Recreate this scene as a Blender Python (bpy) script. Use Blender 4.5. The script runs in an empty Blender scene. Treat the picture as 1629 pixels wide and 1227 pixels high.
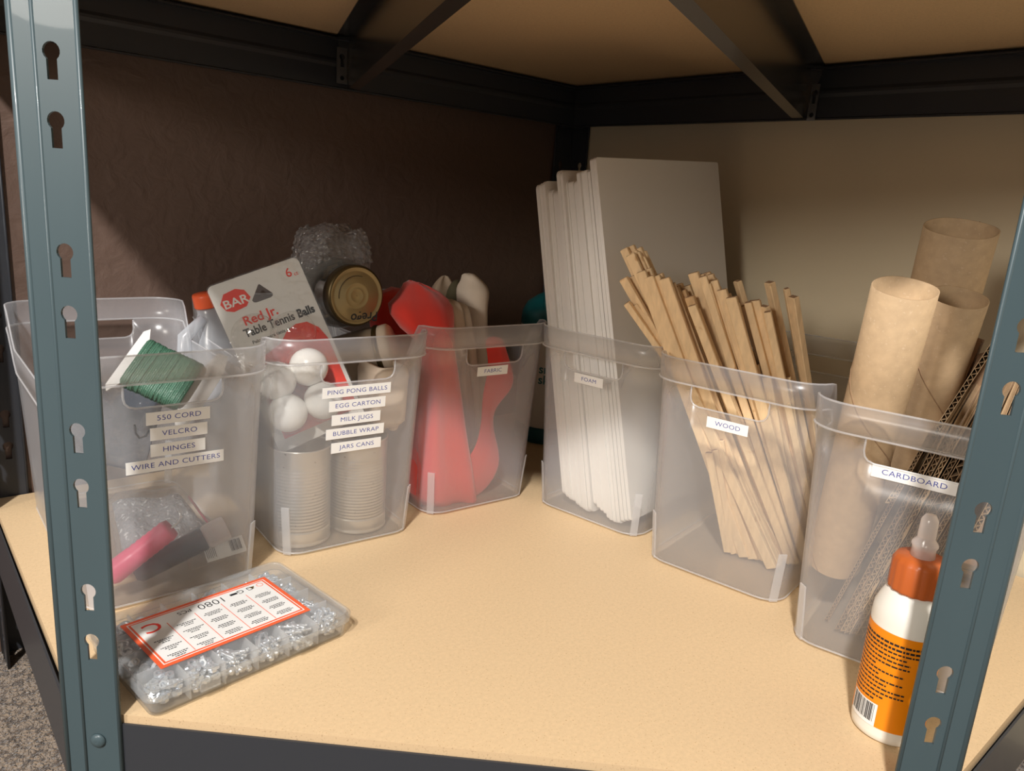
import bpy, math, random
from math import pi, sin, cos, radians
from mathutils import Vector, Matrix, noise
random.seed(7)
sc = bpy.context.scene
COL = sc.collection
def V(*a): return Vector(a)

# ------------------------------------------------------------------ camera, sky, lamp, exposure
CAM = V(-.9827, -1.0018, .3784); YAW, PITCH, ROLL, FPX = radians(48.576), radians(-13.796), radians(4.159), 1210.52
IW, IH = 1629, 1227
_f = V(cos(PITCH)*cos(YAW), cos(PITCH)*sin(YAW), sin(PITCH)); _r = V(sin(YAW), -cos(YAW), 0); _u = _r.cross(_f)
CR = _r*cos(ROLL) + _u*sin(ROLL); CU = -_r*sin(ROLL) + _u*cos(ROLL); CF = _f
cd = bpy.data.cameras.new('camera'); cam = bpy.data.objects.new('camera', cd); COL.objects.link(cam)
cd.sensor_fit = 'HORIZONTAL'; cd.sensor_width = 36; cd.lens = FPX/IW*36; cd.clip_start = .01
R3 = Matrix((CR, CU, -CF)).transposed()
cam.matrix_world = Matrix.Translation(CAM) @ R3.to_4x4()
sc.camera = cam
sc.view_settings.view_transform = 'Standard'; sc.view_settings.look = 'None'
sc.view_settings.gamma = 1; sc.view_settings.use_curve_mapping = False; sc.view_settings.exposure = 0.0
sc.cycles.transparent_max_bounces = 64
sc.cycles.max_bounces = 10; sc.cycles.diffuse_bounces = 4
w = bpy.data.worlds.new('world'); sc.world = w; w.use_nodes = True
bg = w.node_tree.nodes['Background']; bg.inputs[0].default_value = (1, .95, .89, 1); bg.inputs[1].default_value = .215
ld = bpy.data.lights.new('ceiling_lamp', 'AREA'); ld.shape = 'DISK'; ld.size = .17; ld.energy = 106; ld.color = (1, .965, .93)
lo = bpy.data.objects.new('ceiling_lamp', ld); COL.objects.link(lo)
lo.location = (-2.23, -1.81, 2.25)
lo.rotation_euler = (V(-.5, -.45, 0) - lo.location).to_track_quat('-Z', 'Y').to_euler()

l2 = bpy.data.lights.new('low_fill_light', 'AREA'); l2.shape = 'DISK'; l2.size = .55; l2.energy = 27; l2.color = (1, .93, .84)  # soft low light added to brighten room-facing faces; its source is unseen
o2 = bpy.data.objects.new('low_fill_light', l2); COL.objects.link(o2); o2.location = (-3.1, -1.0, 1.05)
o2.rotation_euler = (V(-.4, -.5, .25) - o2.location).to_track_quat('-Z', 'Y').to_euler()

# ------------------------------------------------------------------ materials
MATS = {}
def _new(name):
    m = bpy.data.materials.new(name); m.use_nodes = True; MATS[name] = m
    return m, m.node_tree.nodes, m.node_tree.links
def pm(name, col, rough=.6, metal=0, spec=.5, bump=None, speck=None, mottle=None, coat=0, sheen=0, trans=0, ior=1.45):
    m, N, L = _new(name); b = N['Principled BSDF']
    b.inputs['Base Color'].default_value = (*col, 1); b.inputs['Roughness'].default_value = rough
    b.inputs['Metallic'].default_value = metal; b.inputs['Specular IOR Level'].default_value = spec
    b.inputs['Coat Weight'].default_value = coat; b.inputs['Sheen Weight'].default_value = sheen
    b.inputs['Transmission Weight'].default_value = trans; b.inputs['IOR'].default_value = ior
    tc = N.new('ShaderNodeTexCoord'); src = None
    if mottle:   # (scale, amount, stretch)
        mp = N.new('ShaderNodeMapping'); mp.inputs['Scale'].default_value = mottle[2]; L.new(tc.outputs['Object'], mp.inputs[0])
        n = N.new('ShaderNodeTexNoise'); n.inputs['Scale'].default_value = mottle[0]; n.inputs['Detail'].default_value = 5; L.new(mp.outputs[0], n.inputs['Vector'])
        r = N.new('ShaderNodeMapRange'); r.inputs[1].default_value = .3; r.inputs[2].default_value = .7
        r.inputs[3].default_value = 1-mottle[1]; r.inputs[4].default_value = 1+mottle[1]*.6; L.new(n.outputs[0], r.inputs[0])
        mx = N.new('ShaderNodeMix'); mx.data_type = 'RGBA'; mx.blend_type = 'MULTIPLY'; mx.inputs[0].default_value = 1
        mx.inputs[6].default_value = (*col, 1); L.new(r.outputs[0], mx.inputs[7]); src = mx.outputs[2]
    if speck:    # (scale, dark colour, threshold)
        n = N.new('ShaderNodeTexNoise'); n.inputs['Scale'].default_value = speck[0]; n.inputs['Detail'].default_value = 2; L.new(tc.outputs['Object'], n.inputs['Vector'])
        r = N.new('ShaderNodeMapRange'); r.inputs[1].default_value = speck[2]; r.inputs[2].default_value = speck[2]+.06; L.new(n.outputs[0], r.inputs[0])
        mx = N.new('ShaderNodeMix'); mx.data_type = 'RGBA'; L.new(r.outputs[0], mx.inputs[0])
        if src: L.new(src, mx.inputs[6])
        else: mx.inputs[6].default_value = (*col, 1)
        mx.inputs[7].default_value = (*speck[1], 1); src = mx.outputs[2]
    if src: L.new(src, b.inputs['Base Color'])
    if bump:     # (scale, strength, distance, detail)
        n = N.new('ShaderNodeTexNoise'); n.inputs['Scale'].default_value = bump[0]; n.inputs['Detail'].default_value = bump[3]; n.inputs['Distortion'].default_value = .6
        L.new(tc.outputs['Object'], n.inputs['Vector'])
        bp = N.new('ShaderNodeBump'); bp.inputs['Strength'].default_value = bump[1]; bp.inputs['Distance'].default_value = bump[2]
        L.new(n.outputs[0], bp.inputs['Height']); L.new(bp.outputs[0], b.inputs['Normal'])
    return m
def frosted(name, col, milk, gloss=.10, rough=.25, bump=None, tint=.985):
    # cloudy see-through plastic: part clear, part scattering, with a soft sheen
    m, N, L = _new(name); N.remove(N['Principled BSDF']); out = N['Material Output']
    tr = N.new('ShaderNodeBsdfTransparent'); di = N.new('ShaderNodeBsdfDiffuse'); tl = N.new('ShaderNodeBsdfTranslucent'); gl = N.new('ShaderNodeBsdfGlossy')
    di.inputs[0].default_value = (*col, 1); tl.inputs[0].default_value = (*col, 1); gl.inputs['Roughness'].default_value = rough
    tr.inputs[0].default_value = (tint, tint, tint*.99, 1)
    a = N.new('ShaderNodeMixShader'); a.inputs[0].default_value = .45; L.new(di.outputs[0], a.inputs[1]); L.new(tl.outputs[0], a.inputs[2])
    lw = N.new('ShaderNodeLayerWeight'); lw.inputs[0].default_value = .5
    mr = N.new('ShaderNodeMapRange'); mr.inputs[3].default_value = milk; mr.inputs[4].default_value = min(1, milk*2.2); L.new(lw.outputs['Facing'], mr.inputs[0])
    b = N.new('ShaderNodeMixShader'); L.new(mr.outputs[0], b.inputs[0]); L.new(tr.outputs[0], b.inputs[1]); L.new(a.outputs[0], b.inputs[2])
    pw = N.new('ShaderNodeMath'); pw.operation = 'POWER'; pw.inputs[1].default_value = 4; L.new(lw.outputs['Facing'], pw.inputs[0])
    mu = N.new('ShaderNodeMath'); mu.operation = 'MULTIPLY_ADD'; mu.inputs[1].default_value = .45; mu.inputs[2].default_value = gloss*.45; L.new(pw.outputs[0], mu.inputs[0])
    c = N.new('ShaderNodeMixShader'); L.new(mu.outputs[0], c.inputs[0]); L.new(b.outputs[0], c.inputs[1]); L.new(gl.outputs[0], c.inputs[2])
    if bump:
        n = N.new('ShaderNodeTexNoise'); n.inputs['Scale'].default_value = bump[0]; tc = N.new('ShaderNodeTexCoord'); L.new(tc.outputs['Object'], n.inputs['Vector'])
        bp = N.new('ShaderNodeBump'); bp.inputs['Strength'].default_value = bump[1]; bp.inputs['Distance'].default_value = bump[2]; L.new(n.outputs[0], bp.inputs['Height'])
        for s in (gl, di): L.new(bp.outputs[0], s.inputs['Normal'])
    L.new(c.outputs[0], out.inputs[0]); return m
pm('brown_wall', (.128, .082, .063), .5, bump=(42, .5, .0045, 5))
pm('beige_wall', (.72, .62, .44), .75, bump=(60, .25, .002, 3))
pm('carpet', (.29, .215, .15), .95, speck=(110, (.11, .075, .05), .50), bump=(260, 1, .01, 3), sheen=.3)
pm('board', (.705, .515, .305), .55, speck=(700, (.50, .32, .16), .64), mottle=(300, .06, (1, 1, 1)))
pm('board_edge', (.64, .46, .27), .8, speck=(700, (.48, .33, .19), .62))
pm('steel', (.060, .092, .104), .38, spec=.5, mottle=(9, .12, (1, 1, .3)), coat=.1)
pm('dark_steel', (.036, .039, .046), .4, spec=.4, coat=.05)
pm('bar_steel', (.16, .155, .15), .24, metal=.85)
pm('galvanised', (.42, .43, .44), .35, metal=.9)
pm('white_label', (.88, .88, .86), .5); pm('blue_ink', (.03, .05, .34), .5); pm('black_ink', (.015, .015, .018), .5)
pm('foam', (.83, .81, .78), .75, bump=(500, .1, .0005, 2))
pm('basswood', (.84, .61, .355), .6, mottle=(30, .13, (7, 7, .6)), speck=(60, (.62, .38, .18), .70))
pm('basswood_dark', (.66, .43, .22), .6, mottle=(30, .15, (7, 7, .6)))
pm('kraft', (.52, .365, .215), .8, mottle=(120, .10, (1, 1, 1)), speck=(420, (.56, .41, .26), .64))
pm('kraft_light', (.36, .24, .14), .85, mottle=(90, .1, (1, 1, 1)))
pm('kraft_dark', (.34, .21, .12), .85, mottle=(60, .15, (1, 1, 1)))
pm('tin', (.66, .63, .58), .3, metal=.8, speck=(160, (.22, .19, .16), .70))
pm('gold_lid', (.36, .27, .13), .4, metal=.6); pm('gold_dark', (.10, .07, .03), .4, metal=.7)
pm('red_felt', (.70, .035, .02), .9, sheen=.5, bump=(900, .2, .0006, 2)); pm('red_print', (.85, .04, .015), .4)
pm('canvas', (.55, .44, .33), .9, bump=(700, .3, .0006, 2)); pm('canvas_pale', (.68, .58, .47), .9, bump=(700, .3, .0006, 2)); pm('olive_cloth', (.10, .09, .05), .9)
pm('white_card', (.80, .78, .76), .35); pm('ball', (.90, .89, .86), .3, spec=.5)
pm('green_cord', (.055, .145, .095), .4, spec=.8, speck=(900, (.45, .58, .48), .66), bump=(1500, .5, .0006, 1)); pm('cream_card', (.80, .68, .52), .6)
pm('pink_plastic', (.78, .10, .20), .35); pm('navy_plastic', (.02, .035, .06), .35); pm('slate_card', (.07, .085, .12), .5)
pm('grey_grit', (.30, .31, .34), .4, speck=(220, (.70, .72, .75), .60), bump=(180, 1, .004, 4), spec=.8)
pm('teal_plastic', (.008, .11, .12), .35); pm('cream_plastic', (.62, .56, .48), .4); pm('dark_teal', (.005, .06, .07), .4); pm('orange_plastic', (.70, .20, .04), .4)
pm('glue_white', (.86, .83, .75), .3, coat=.3); pm('glue_orange', (.90, .27, .004), .4); pm('cap_rust', (.50, .115, .025), .35)
pm('orange_red', (.88, .13, .04), .4); pm('zinc', (.78, .81, .86), .28, metal=.72); pm('brown_tint', (.30, .23, .16), .3, coat=.4); pm('egg_tan', (.62, .50, .38), .9)
frosted('bin_plastic', (.90, .92, .98), .135, .08, .28); frosted('bin_edge', (.95, .96, 1), .26, .10, .3)
frosted('clear_lid', (.90, .95, 1), .095, .10, .16); frosted('blister', (.97, .97, 1), .018, .16, .08, bump=(70, .7, .003))
frosted('nozzle', (.92, .86, .84), .45, .12, .2); frosted('jug_plastic', (.84, .88, .94), .38, .10, .25)
frosted('jar_glass', (.60, .60, .56), .12, .25, .06, bump=(60, .3, .003), tint=.72); frosted('bubble', (.72, .68, .68), .13, .2, .15, bump=(220, 1, .006), tint=.9)
frosted('pouch', (.9, .9, .95), .06, .22, .08, bump=(50, .9, .006))

# ------------------------------------------------------------------ mesh builder
class MB:
    def __init__(s): s.v = []; s.f = []; s.m = []; s.sm = []
    def add(s, verts, faces, M=None, mi=0, smooth=False):
        o = len(s.v)
        for p in verts:
            p = Vector(p); s.v.append(M @ p if M else p)
        for fc in faces: s.f.append([o+i for i in fc]); s.m.append(mi); s.sm.append(smooth)
        return s
    def box(s, c, d, M=None, mi=0, bev=0):
        cx, cy, cz = c; x, y, z = d[0]/2, d[1]/2, d[2]/2
        if not bev:
            vs = [(cx+a*x, cy+b*y, cz+e*z) for a in (-1, 1) for b in (-1, 1) for e in (-1, 1)]
            return s.add(vs, [(0, 1, 3, 2), (4, 6, 7, 5), (0, 4, 5, 1), (2, 3, 7, 6), (0, 2, 6, 4), (1, 5, 7, 3)], M, mi)
        b_ = min(bev, x*.9, y*.9, z*.9)
        rings = []
        for zz, ins in ((-z, b_), (-z+b_, 0), (z-b_, 0), (z, b_)):
            X, Y = x-ins, y-ins; k = b_
            rings.append([(cx+p, cy+q, cz+zz) for p, q in ((-X+k, -Y), (X-k, -Y), (X, -Y+k), (X, Y-k), (X-k, Y), (-X+k, Y), (-X, Y-k), (-X, -Y+k))])
        return s.loft(rings, M, mi, True, False)
    def loft(s, rings, M=None, mi=0, cap=True, smooth=True, closed=True):
        n = len(rings[0]); vs = [p for r in rings for p in r]; fs = []
        for i in range(len(rings)-1):
            for j in range(n if closed else n-1):
                k = (j+1) % n; fs.append((i*n+j, i*n+k, (i+1)*n+k, (i+1)*n+j))
        s.add(vs, fs, M, mi, smooth)
        if cap and closed:
            o = len(s.v)-len(vs)
            s.f.append([o+j for j in reversed(range(n))]); s.m.append(mi); s.sm.append(False)
            s.f.append([o+(len(rings)-1)*n+j for j in range(n)]); s.m.append(mi); s.sm.append(False)
        return s
    def lathe(s, prof, M=None, mi=0, n=32, cap=True, sx=1, sy=1, smooth=True):
        return s.loft([[(r*cos(2*pi*j/n)*sx, r*sin(2*pi*j/n)*sy, z) for j in range(n)] for r, z in prof], M, mi, cap, smooth)
    def tube(s, pts, r, n=6, M=None, mi=0, closed=False):
        pts = [Vector(p) for p in pts]; rings = []; N_ = len(pts); prev = None
        for i, p in enumerate(pts):
            a = pts[(i-1) % N_] if (closed or i) else p; b = pts[(i+1) % N_] if (closed or i < N_-1) else p
            t = (b-a); t = t.normalized() if t.length > 1e-9 else V(0, 0, 1)
            if prev is None: q = t.orthogonal().normalized()
            else: q = prev - t*prev.dot(t); q = q.normalized() if q.length > 1e-6 else t.orthogonal().normalized()
            prev = q; w_ = t.cross(q); rr = r[i] if isinstance(r, (list, tuple)) else r
            rings.append([p + (q*cos(2*pi*j/n)+w_*sin(2*pi*j/n))*rr for j in range(n)])
        if closed: rings.append(rings[0])
        return s.loft(rings, M, mi, not closed)
    def prism(s, poly, t, M=None, mi=0, z0=0):   # 2-D outline in x,y with thickness along z
        n = len(poly); vs = [(x, y, z0) for x, y in poly]+[(x, y, z0+t) for x, y in poly]
        fs = [tuple(reversed(range(n))), tuple(range(n, 2*n))]+[(i, (i+1) % n, n+(i+1) % n, n+i) for i in range(n)]
        return s.add(vs, fs, M, mi)
    def mesh(s, name, mats, off=None):
        me = bpy.data.meshes.new(name)
        o = off or V(0, 0, 0)
        me.from_pydata([tuple(p-o) for p in s.v], [], s.f)
        for m in mats: me.materials.append(MATS[m])
        for p, mi, sm in zip(me.polygons, s.m, s.sm): p.material_index = mi; p.use_smooth = sm
        me.update(); return me
def _eval(ob):
    COL.objects.link(ob); dg = bpy.context.evaluated_depsgraph_get(); dg.update(); e = ob.evaluated_get(dg); me = e.to_mesh()
    vs = [v.co.copy() for v in me.vertices]; fs = [tuple(p.vertices) for p in me.polygons]; e.to_mesh_clear()
    bpy.data.objects.remove(ob); return vs, fs
def text_geo(body, size, sx=1, offset=0, align='CENTER', spacing=1):
    c = bpy.data.curves.new('t', 'FONT'); c.body = body; c.size = size; c.align_x = align; c.align_y = 'CENTER'; c.offset = offset; c.resolution_u = 3; c.space_character = spacing
    vs, fs = _eval(bpy.data.objects.new('t', c)); bpy.data.curves.remove(c)
    return [V(v.x*sx, v.y, v.z) for v in vs], fs
def plate_geo(outline, holes, t):
    c = bpy.data.curves.new('p', 'CURVE'); c.dimensions = '2D'; c.fill_mode = 'BOTH'; c.extrude = t/2
    for pl in [outline]+holes:
        sp = c.splines.new('POLY'); sp.points.add(len(pl)-1); sp.use_cyclic_u = True
        for q, (x, y) in zip(sp.points, pl): q.co = (x, y, 0, 1)
    g = _eval(bpy.data.objects.new('p', c)); bpy.data.curves.remove(c); return g
def basis(o, x, y, z):   # frame from three axis vectors
    m = Matrix((Vector(x), Vector(y), Vector(z))).transposed().to_4x4(); m.translation = Vector(o); return m
def frame(o, x, up):     # orthonormal: x along x, z close to up
    x = Vector(x).normalized(); z = Vector(up); y = z.cross(x).normalized(); z = x.cross(y); return basis(o, x, y, z)
def axisframe(a, b, side=(1, 0, 0)):  # z along a->b, x near side
    a, b = Vector(a), Vector(b); z = (b-a).normalized(); x = Vector(side); x = (x-z*x.dot(z)).normalized(); return basis(a, x, z.cross(x), z)

# ------------------------------------------------------------------ scene objects
SPACE = {}
class Thing: pass
def tag(o, label, cat, group=None, kind=None):
    o['label'] = label; o['category'] = cat
    if group: o['group'] = group
    if kind: o['kind'] = kind
    return o
def space(o, F, base):      # geometry is written in frame F; the object sits at base inside it
    o.location = F @ Vector(base); o.rotation_euler = F.to_euler(); SPACE[o.name] = Vector(base); return o
I4 = Matrix.Identity(4)
def thing(name, label, cat, F=I4, base=(0, 0, 0), group=None):
    o = bpy.data.objects.new(name, None); COL.objects.link(o); o.empty_display_size = .02
    space(o, F, base); return tag(o, label, cat, group)
def part(name, mb, mats, parent, label=None):
    p = parent; off = SPACE[p.name]
    o = bpy.data.objects.new(name, mb.mesh(name, mats, off)); COL.objects.link(o); o.parent = p; SPACE[o.name] = off
    if label: o['label'] = label
    return o
def single(name, mb, mats, label, cat, F=I4, base=(0, 0, 0), group=None, kind=None):
    o = bpy.data.objects.new(name, mb.mesh(name, mats, Vector(base))); COL.objects.link(o); space(o, F, base); return tag(o, label, cat, group, kind)
def struct(name, mb, mats):
    o = bpy.data.objects.new(name, mb.mesh(name, mats)); COL.objects.link(o); o['kind'] = 'structure'; return o
def copy_tree(o, parent=None):
    c = o.copy(); COL.objects.link(c)
    if parent: c.parent = parent
    if o.name in SPACE: SPACE[c.name] = SPACE[o.name]
    for ch in list(o.children): copy_tree(ch, c)
    return c

# ------------------------------------------------------------------ placing: where the six bins stand, and finding points on planes of the place
BINS = [(-.7842, -.3330, -.0250), (-.6018, -.3248, -.0730), (-.4151, -.3143, -.0572),
        (-.3324, -.4136, .1600-pi/2), (-.3306, -.5961, .1850-pi/2), (-.3411, -.7801, .2450-pi/2)]
BF = [Matrix.Translation((x, y, 0)) @ Matrix.Rotation(a, 4, 'Z') for x, y, a in BINS]   # x right, y inward, z up
def ray(px, py): return CF + CR*((px-IW/2)/FPX) - CU*((py-IH/2)/FPX)
def on_z(px, py, z=0): v = ray(px, py); return CAM + v*((z-CAM.z)/v.z)
def L(i, px, py, d):        # point in bin i at inward depth d
    Mi = BF[i].inverted(); o = Mi @ CAM; v = Mi.to_3x3() @ ray(px, py); return o + v*((d-o.y)/v.y)
def LZ(i, px, py, z=.006): return BF[i].inverted() @ on_z(px, py, z)
def hit(i, px, py, p0, n):  # point of a plane inside bin i's frame
    Mi = BF[i].inverted(); o = Mi @ CAM; v = Mi.to_3x3() @ ray(px, py); return o + v*((Vector(p0)-o).dot(n)/v.dot(n))

# ------------------------------------------------------------------ room
FLOORZ = -.20
struct('wall_left', MB().box((-1.2, .051, 1.1), (4.4, .1, 2.7)), ['brown_wall'])
struct('wall_right', MB().box((.051, -1.2, 1.1), (.1, 2.402, 2.7)), ['beige_wall'])
struct('floor', MB().box((-1.7, -1.2, FLOORZ-.05), (3.6, 2.7, .1)), ['carpet'])

# ------------------------------------------------------------------ corner shelving unit
unit = thing('corner_shelf_unit', 'dark blue-grey steel corner shelving unit with fibreboard shelves holding every bin', 'shelf unit')
ND = V(-.6917, -.7222, 0); TD = V(.7222, -.6917, 0)      # outward normal and run of the diagonal front
VL, VR = V(-.9010, -.4525, 0), V(-.4525, -.8830, 0)        # outer corners of the two front posts
U0, Z0 = .0381, .4417
def keyhole(cx, cz, sc_=1):
    pts = []
    for k in range(15):
        a = radians(-52+ (284)*k/14); pts.append((cx+.0053*cos(a)*sc_, cz+.0053*sin(a)*sc_))
    return pts+[(cx-.0032*sc_, cz-.0155*sc_), (cx+.0032*sc_, cz-.0155*sc_)]
def holes(cx, lo, hi):
    out = []
    k = math.floor((Z0-hi)/U0)
    while Z0-k*U0 > lo:
        z = Z0-k*U0
        if k % 3 != 2 and lo+.02 < z < hi-.01: out.append((cx, z, k))
        k += 1
    return out
PZ0, PZ1 = FLOORZ, .66
RIVET_K = (12, 13, -2, -3)
def make_post(P, d1, d2, n1, label=None, post_mat='steel'):
    # two flanges leaving corner P along d1 and d2; n1 is the outward normal of flange 1
    mb = MB(); Wd = .041; rv = []
    for d, n in ((d1, n1), (d2, None)):
        if n is None:
            n = V(d.y, -d.x, 0)
            if n.dot(d1) > 0: n = -n
        hs = holes(.0245, PZ0, PZ1)
        vs, fs = plate_geo([(0, PZ0), (Wd, PZ0), (Wd, PZ1), (0, PZ1)], [keyhole(a, b) for a, b, k in hs if k not in RIVET_K], .0018)
        M = basis(P - n*.0009, d, V(0, 0, 1), n)
        mb.add(vs, fs, M)
        for x, r_ in ((.0145, .0013), (Wd-.001, .0016), (.001, .0022)):
            mb.tube([P+d*x+V(0, 0, PZ0)-n*(.0004 if x < .03 and x > .005 else .0012), P+d*x+V(0, 0, PZ1)-n*(.0004 if x < .03 and x > .005 else .0012)], r_, 8)
        rv.append((d, n, hs))
    post = part('post', mb, [post_mat], unit, label)
    d, n, hs = rv[0]
    for x, z, k in hs:
        if k in RIVET_K:
            c = P+d*x+V(0, 0, z-.004)
            m = MB().lathe([(.0056, 0), (.0054, .0012), (.0040, .0024), (.0015, .0030)], basis(c, d, V(0, 0, 1), n), n=20)
            part('rivet', m, [post_mat], post)
    return post
make_post(VL, TD, V(.2756, .9613, 0), ND); make_post(VR, -TD, V(.9613, .2756, 0), ND)
make_post(V(-.892, -.002, 0), V(0, -1, 0), V(1, 0, 0), V(-1, 0, 0), None, 'dark_steel')  # darker steel on the three back posts puts their shade into the colour
make_post(V(-.002, -.877, 0), V(-1, 0, 0), V(0, 1, 0), V(0, -1, 0), None, 'dark_steel')
make_post(V(-.002, -.002, 0), V(-1, 0, 0), V(0, -1, 0), V(0, 1, 0), None, 'dark_steel')
def beam(a, b, z0, inn, name='beam'):   # a,b ends, inn = inward direction
    a, b = Vector(a), Vector(b); t = (b-a).normalized(); Ln = (b-a).length; H = .071
    prof = [(0, 0), (.004, 0), (.004, .0018), (.0018, .0030), (.0018, .027), (.0042, .031), (.0042, .034), (.0018, .038), (.0018, H-.0115), (.013, H-.0115), (.013, H-.0097), (.0018, H-.0097), (.0018, H), (0, H)]
    M = basis(a+V(0, 0, z0), inn, V(0, 0, 1), t)
    return part(name, MB().prism(prof, Ln, M), ['dark_steel'], unit)
DP = lambda s, off: V(-.8834, -.4694, 0)+TD*s-ND*off       # along the diagonal
for z in (-.077, .5015):
    beam((-.890, -.004, 0), (-.004, -.004, 0), z, V(0, -1, 0)) if z < 0 else beam((-.890, -.033, 0), (-.004, -.033, 0), z, V(0, -1, 0))
    beam((-.004, -.875, 0), (-.004, -.004, 0), z, V(-1, 0, 0)) if z < 0 else beam((-.033, -.875, 0), (-.033, -.004, 0), z, V(-1, 0, 0))
    beam((-.8975, -.452, 0), (-.8905, -.005, 0), z, V(1, 0, 0))
    beam((-.452, -.880, 0), (-.005, -.8755, 0), z, V(0, 1, 0))
    beam(DP(-.022, .002), DP(.594, .002), z, -ND)
for z, nm in ((0, 'lower'), (.5785, 'upper')):
    a, b = DP(-.004, .0045), DP(.578, .0045)
    poly = [(-.006, -.006), (-.887, -.006), (-.892, a.y+.022), (a.x, a.y), (b.x, b.y), (b.x+.022, -.8755), (-.006, -.8705)]
    mb = MB().prism(poly, .0115, None, 0, z-.0115)
    for i in range(2, len(mb.f)): mb.m[i] = 1
    part('shelf_board', mb, ['board', 'board_edge'], unit)
def cross_bar(a, b, side):
    a, b = Vector(a), Vector(b); t = (b-a).normalized(); n = V(-t.y, t.x, 0)*side
    H = .0635
    prof = [(0, 0), (.015, 0), (.015, .004), (.0138, .004), (.0138, .0013), (.0013, .0013), (.0013, .030), (.0035, .033), (.0013, .036), (.0013, H-.0013), (-.016, H-.0013), (-.016, H), (0, H)]
    M = basis(a, n, V(0, 0, 1), t)
    o = part('support_bar', MB().prism(prof, (b-a).length, M), ['bar_steel'], unit)
    return o, t, n
b1, t1, n1 = cross_bar((-.4605, -.040, .5035), (-.6972, -.6286, .5035), 1)
b2, t2, n2 = cross_bar((-.040, -.458, .5035), (-.6187, -.6996, .5035), -1)
def bracket(bar, o, x, z_, nrm, wd):
    vs, fs = plate_geo([(0, 0), (wd, 0), (wd, .044), (0, .044)], [keyhole(wd/2, .033, .8), [(wd/2+.003*cos(a*pi/6), .007+.003*sin(a*pi/6)) for a in range(12)]], .0014)
    mb = MB().add(vs, fs, basis(o, x, V(0, 0, 1), nrm)); mb.box((0, -.0, 0), (wd, .0018, .0012), basis(Vector(o)+Vector(x)*wd/2+V(0, 0, .0135), x, nrm, V(0, 0, 1)))
    part('bracket', mb, ['galvanised'], bar, 'bare silver bracket')
bracket(b1, (-.4765, -.0385, .5085), V(1, 0, 0), 1, V(0, -1, 0), .0155)
bracket(b1, (-.4585, -.0385, .5085), V(1, 0, 0), 1, V(0, -1, 0), .0135)
bracket(b2, (-.0378, -.472, .5005), V(0, 1, 0), 1, V(-1, 0, 0), .011)

# ------------------------------------------------------------------ the clear bins
BH_, WT, WB, OV, DT, DB_ = .2326, .0865, .0756, .012, .298, .288
RIMB = BH_-.0245
def bin_dims(z):
    k = z/BH_; return WB+(WT-WB)*k, -OV*k, DB_+(DT-DB_)*k, .024+.006*k     # half width, front d, back d, corner radius
def sstep(x): x = max(0, min(1, x)); return x*x*(3-2*x)
def rim_h(d): return BH_ - .041*sstep((d-.014)/.034)*(1-sstep((d-.232)/.036))
SE = .0405
def columns():
    c = []
    xs = [0, .0012, .0040, .0095]
    fs_in = sorted([-(SE-x) for x in xs]+[(SE-x) for x in xs]+[-.02, -.007, .007, .02])
    fr = [('f', -1.0)]+[('f', ('abs', s)) for s in fs_in]+[('f', 1.0)]
    c += fr
    c += [('c', 0, k/6) for k in range(1, 6)]
    c += [('r', k/30) for k in range(31)]
    c += [('c', 1, k/6) for k in range(1, 6)]
    c += [('b', 1.0)]+[('b', ('abs', s)) for s in reversed(fs_in)]+[('b', -1.0)]
    c += [('c', 2, k/6) for k in range(1, 6)]
    c += [('l', 1-k/30) for k in range(31)]
    c += [('c', 3, k/6) for k in range(1, 6)]
    return c
COLS = columns()
def ringpt(c, z, off=0):
    hw, df, db, r = bin_dims(z); hw += off; df -= off; db += off; r += off; k = c[0]
    if k in 'fb':
        s = c[1][1] if isinstance(c[1], tuple) else c[1]*(hw-r)
        return V(s, df if k == 'f' else db, z)
    if k == 'r': return V(hw, df+r+(db-df-2*r)*c[1], z)
    if k == 'l': return V(-hw, df+r+(db-df-2*r)*c[1], z)
    q, t = c[1], c[2]; a = (-pi/2, 0, pi/2, pi)[q]+t*pi/2
    cx = (hw-r)*(1 if q in (0, 1) else -1); cy = df+r if q in (0, 3) else db-r
    return V(cx+r*cos(a), cy+r*sin(a), z)
def top_of(c): return rim_h(ringpt(c, BH_).y)
def is_slot(j):
    a, b = COLS[j], COLS[(j+1) % len(COLS)]
    return a[0] in 'fb' and a[0] == b[0] and isinstance(a[1], tuple) and isinstance(b[1], tuple)
def slot_raise(c):
    if c[0] in 'fb' and isinstance(c[1], tuple):
        x = SE-abs(c[1][1])
        if x < .0095: return .0095-math.sqrt(max(0, .0095**2-(.0095-x)**2))
    return 0
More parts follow.
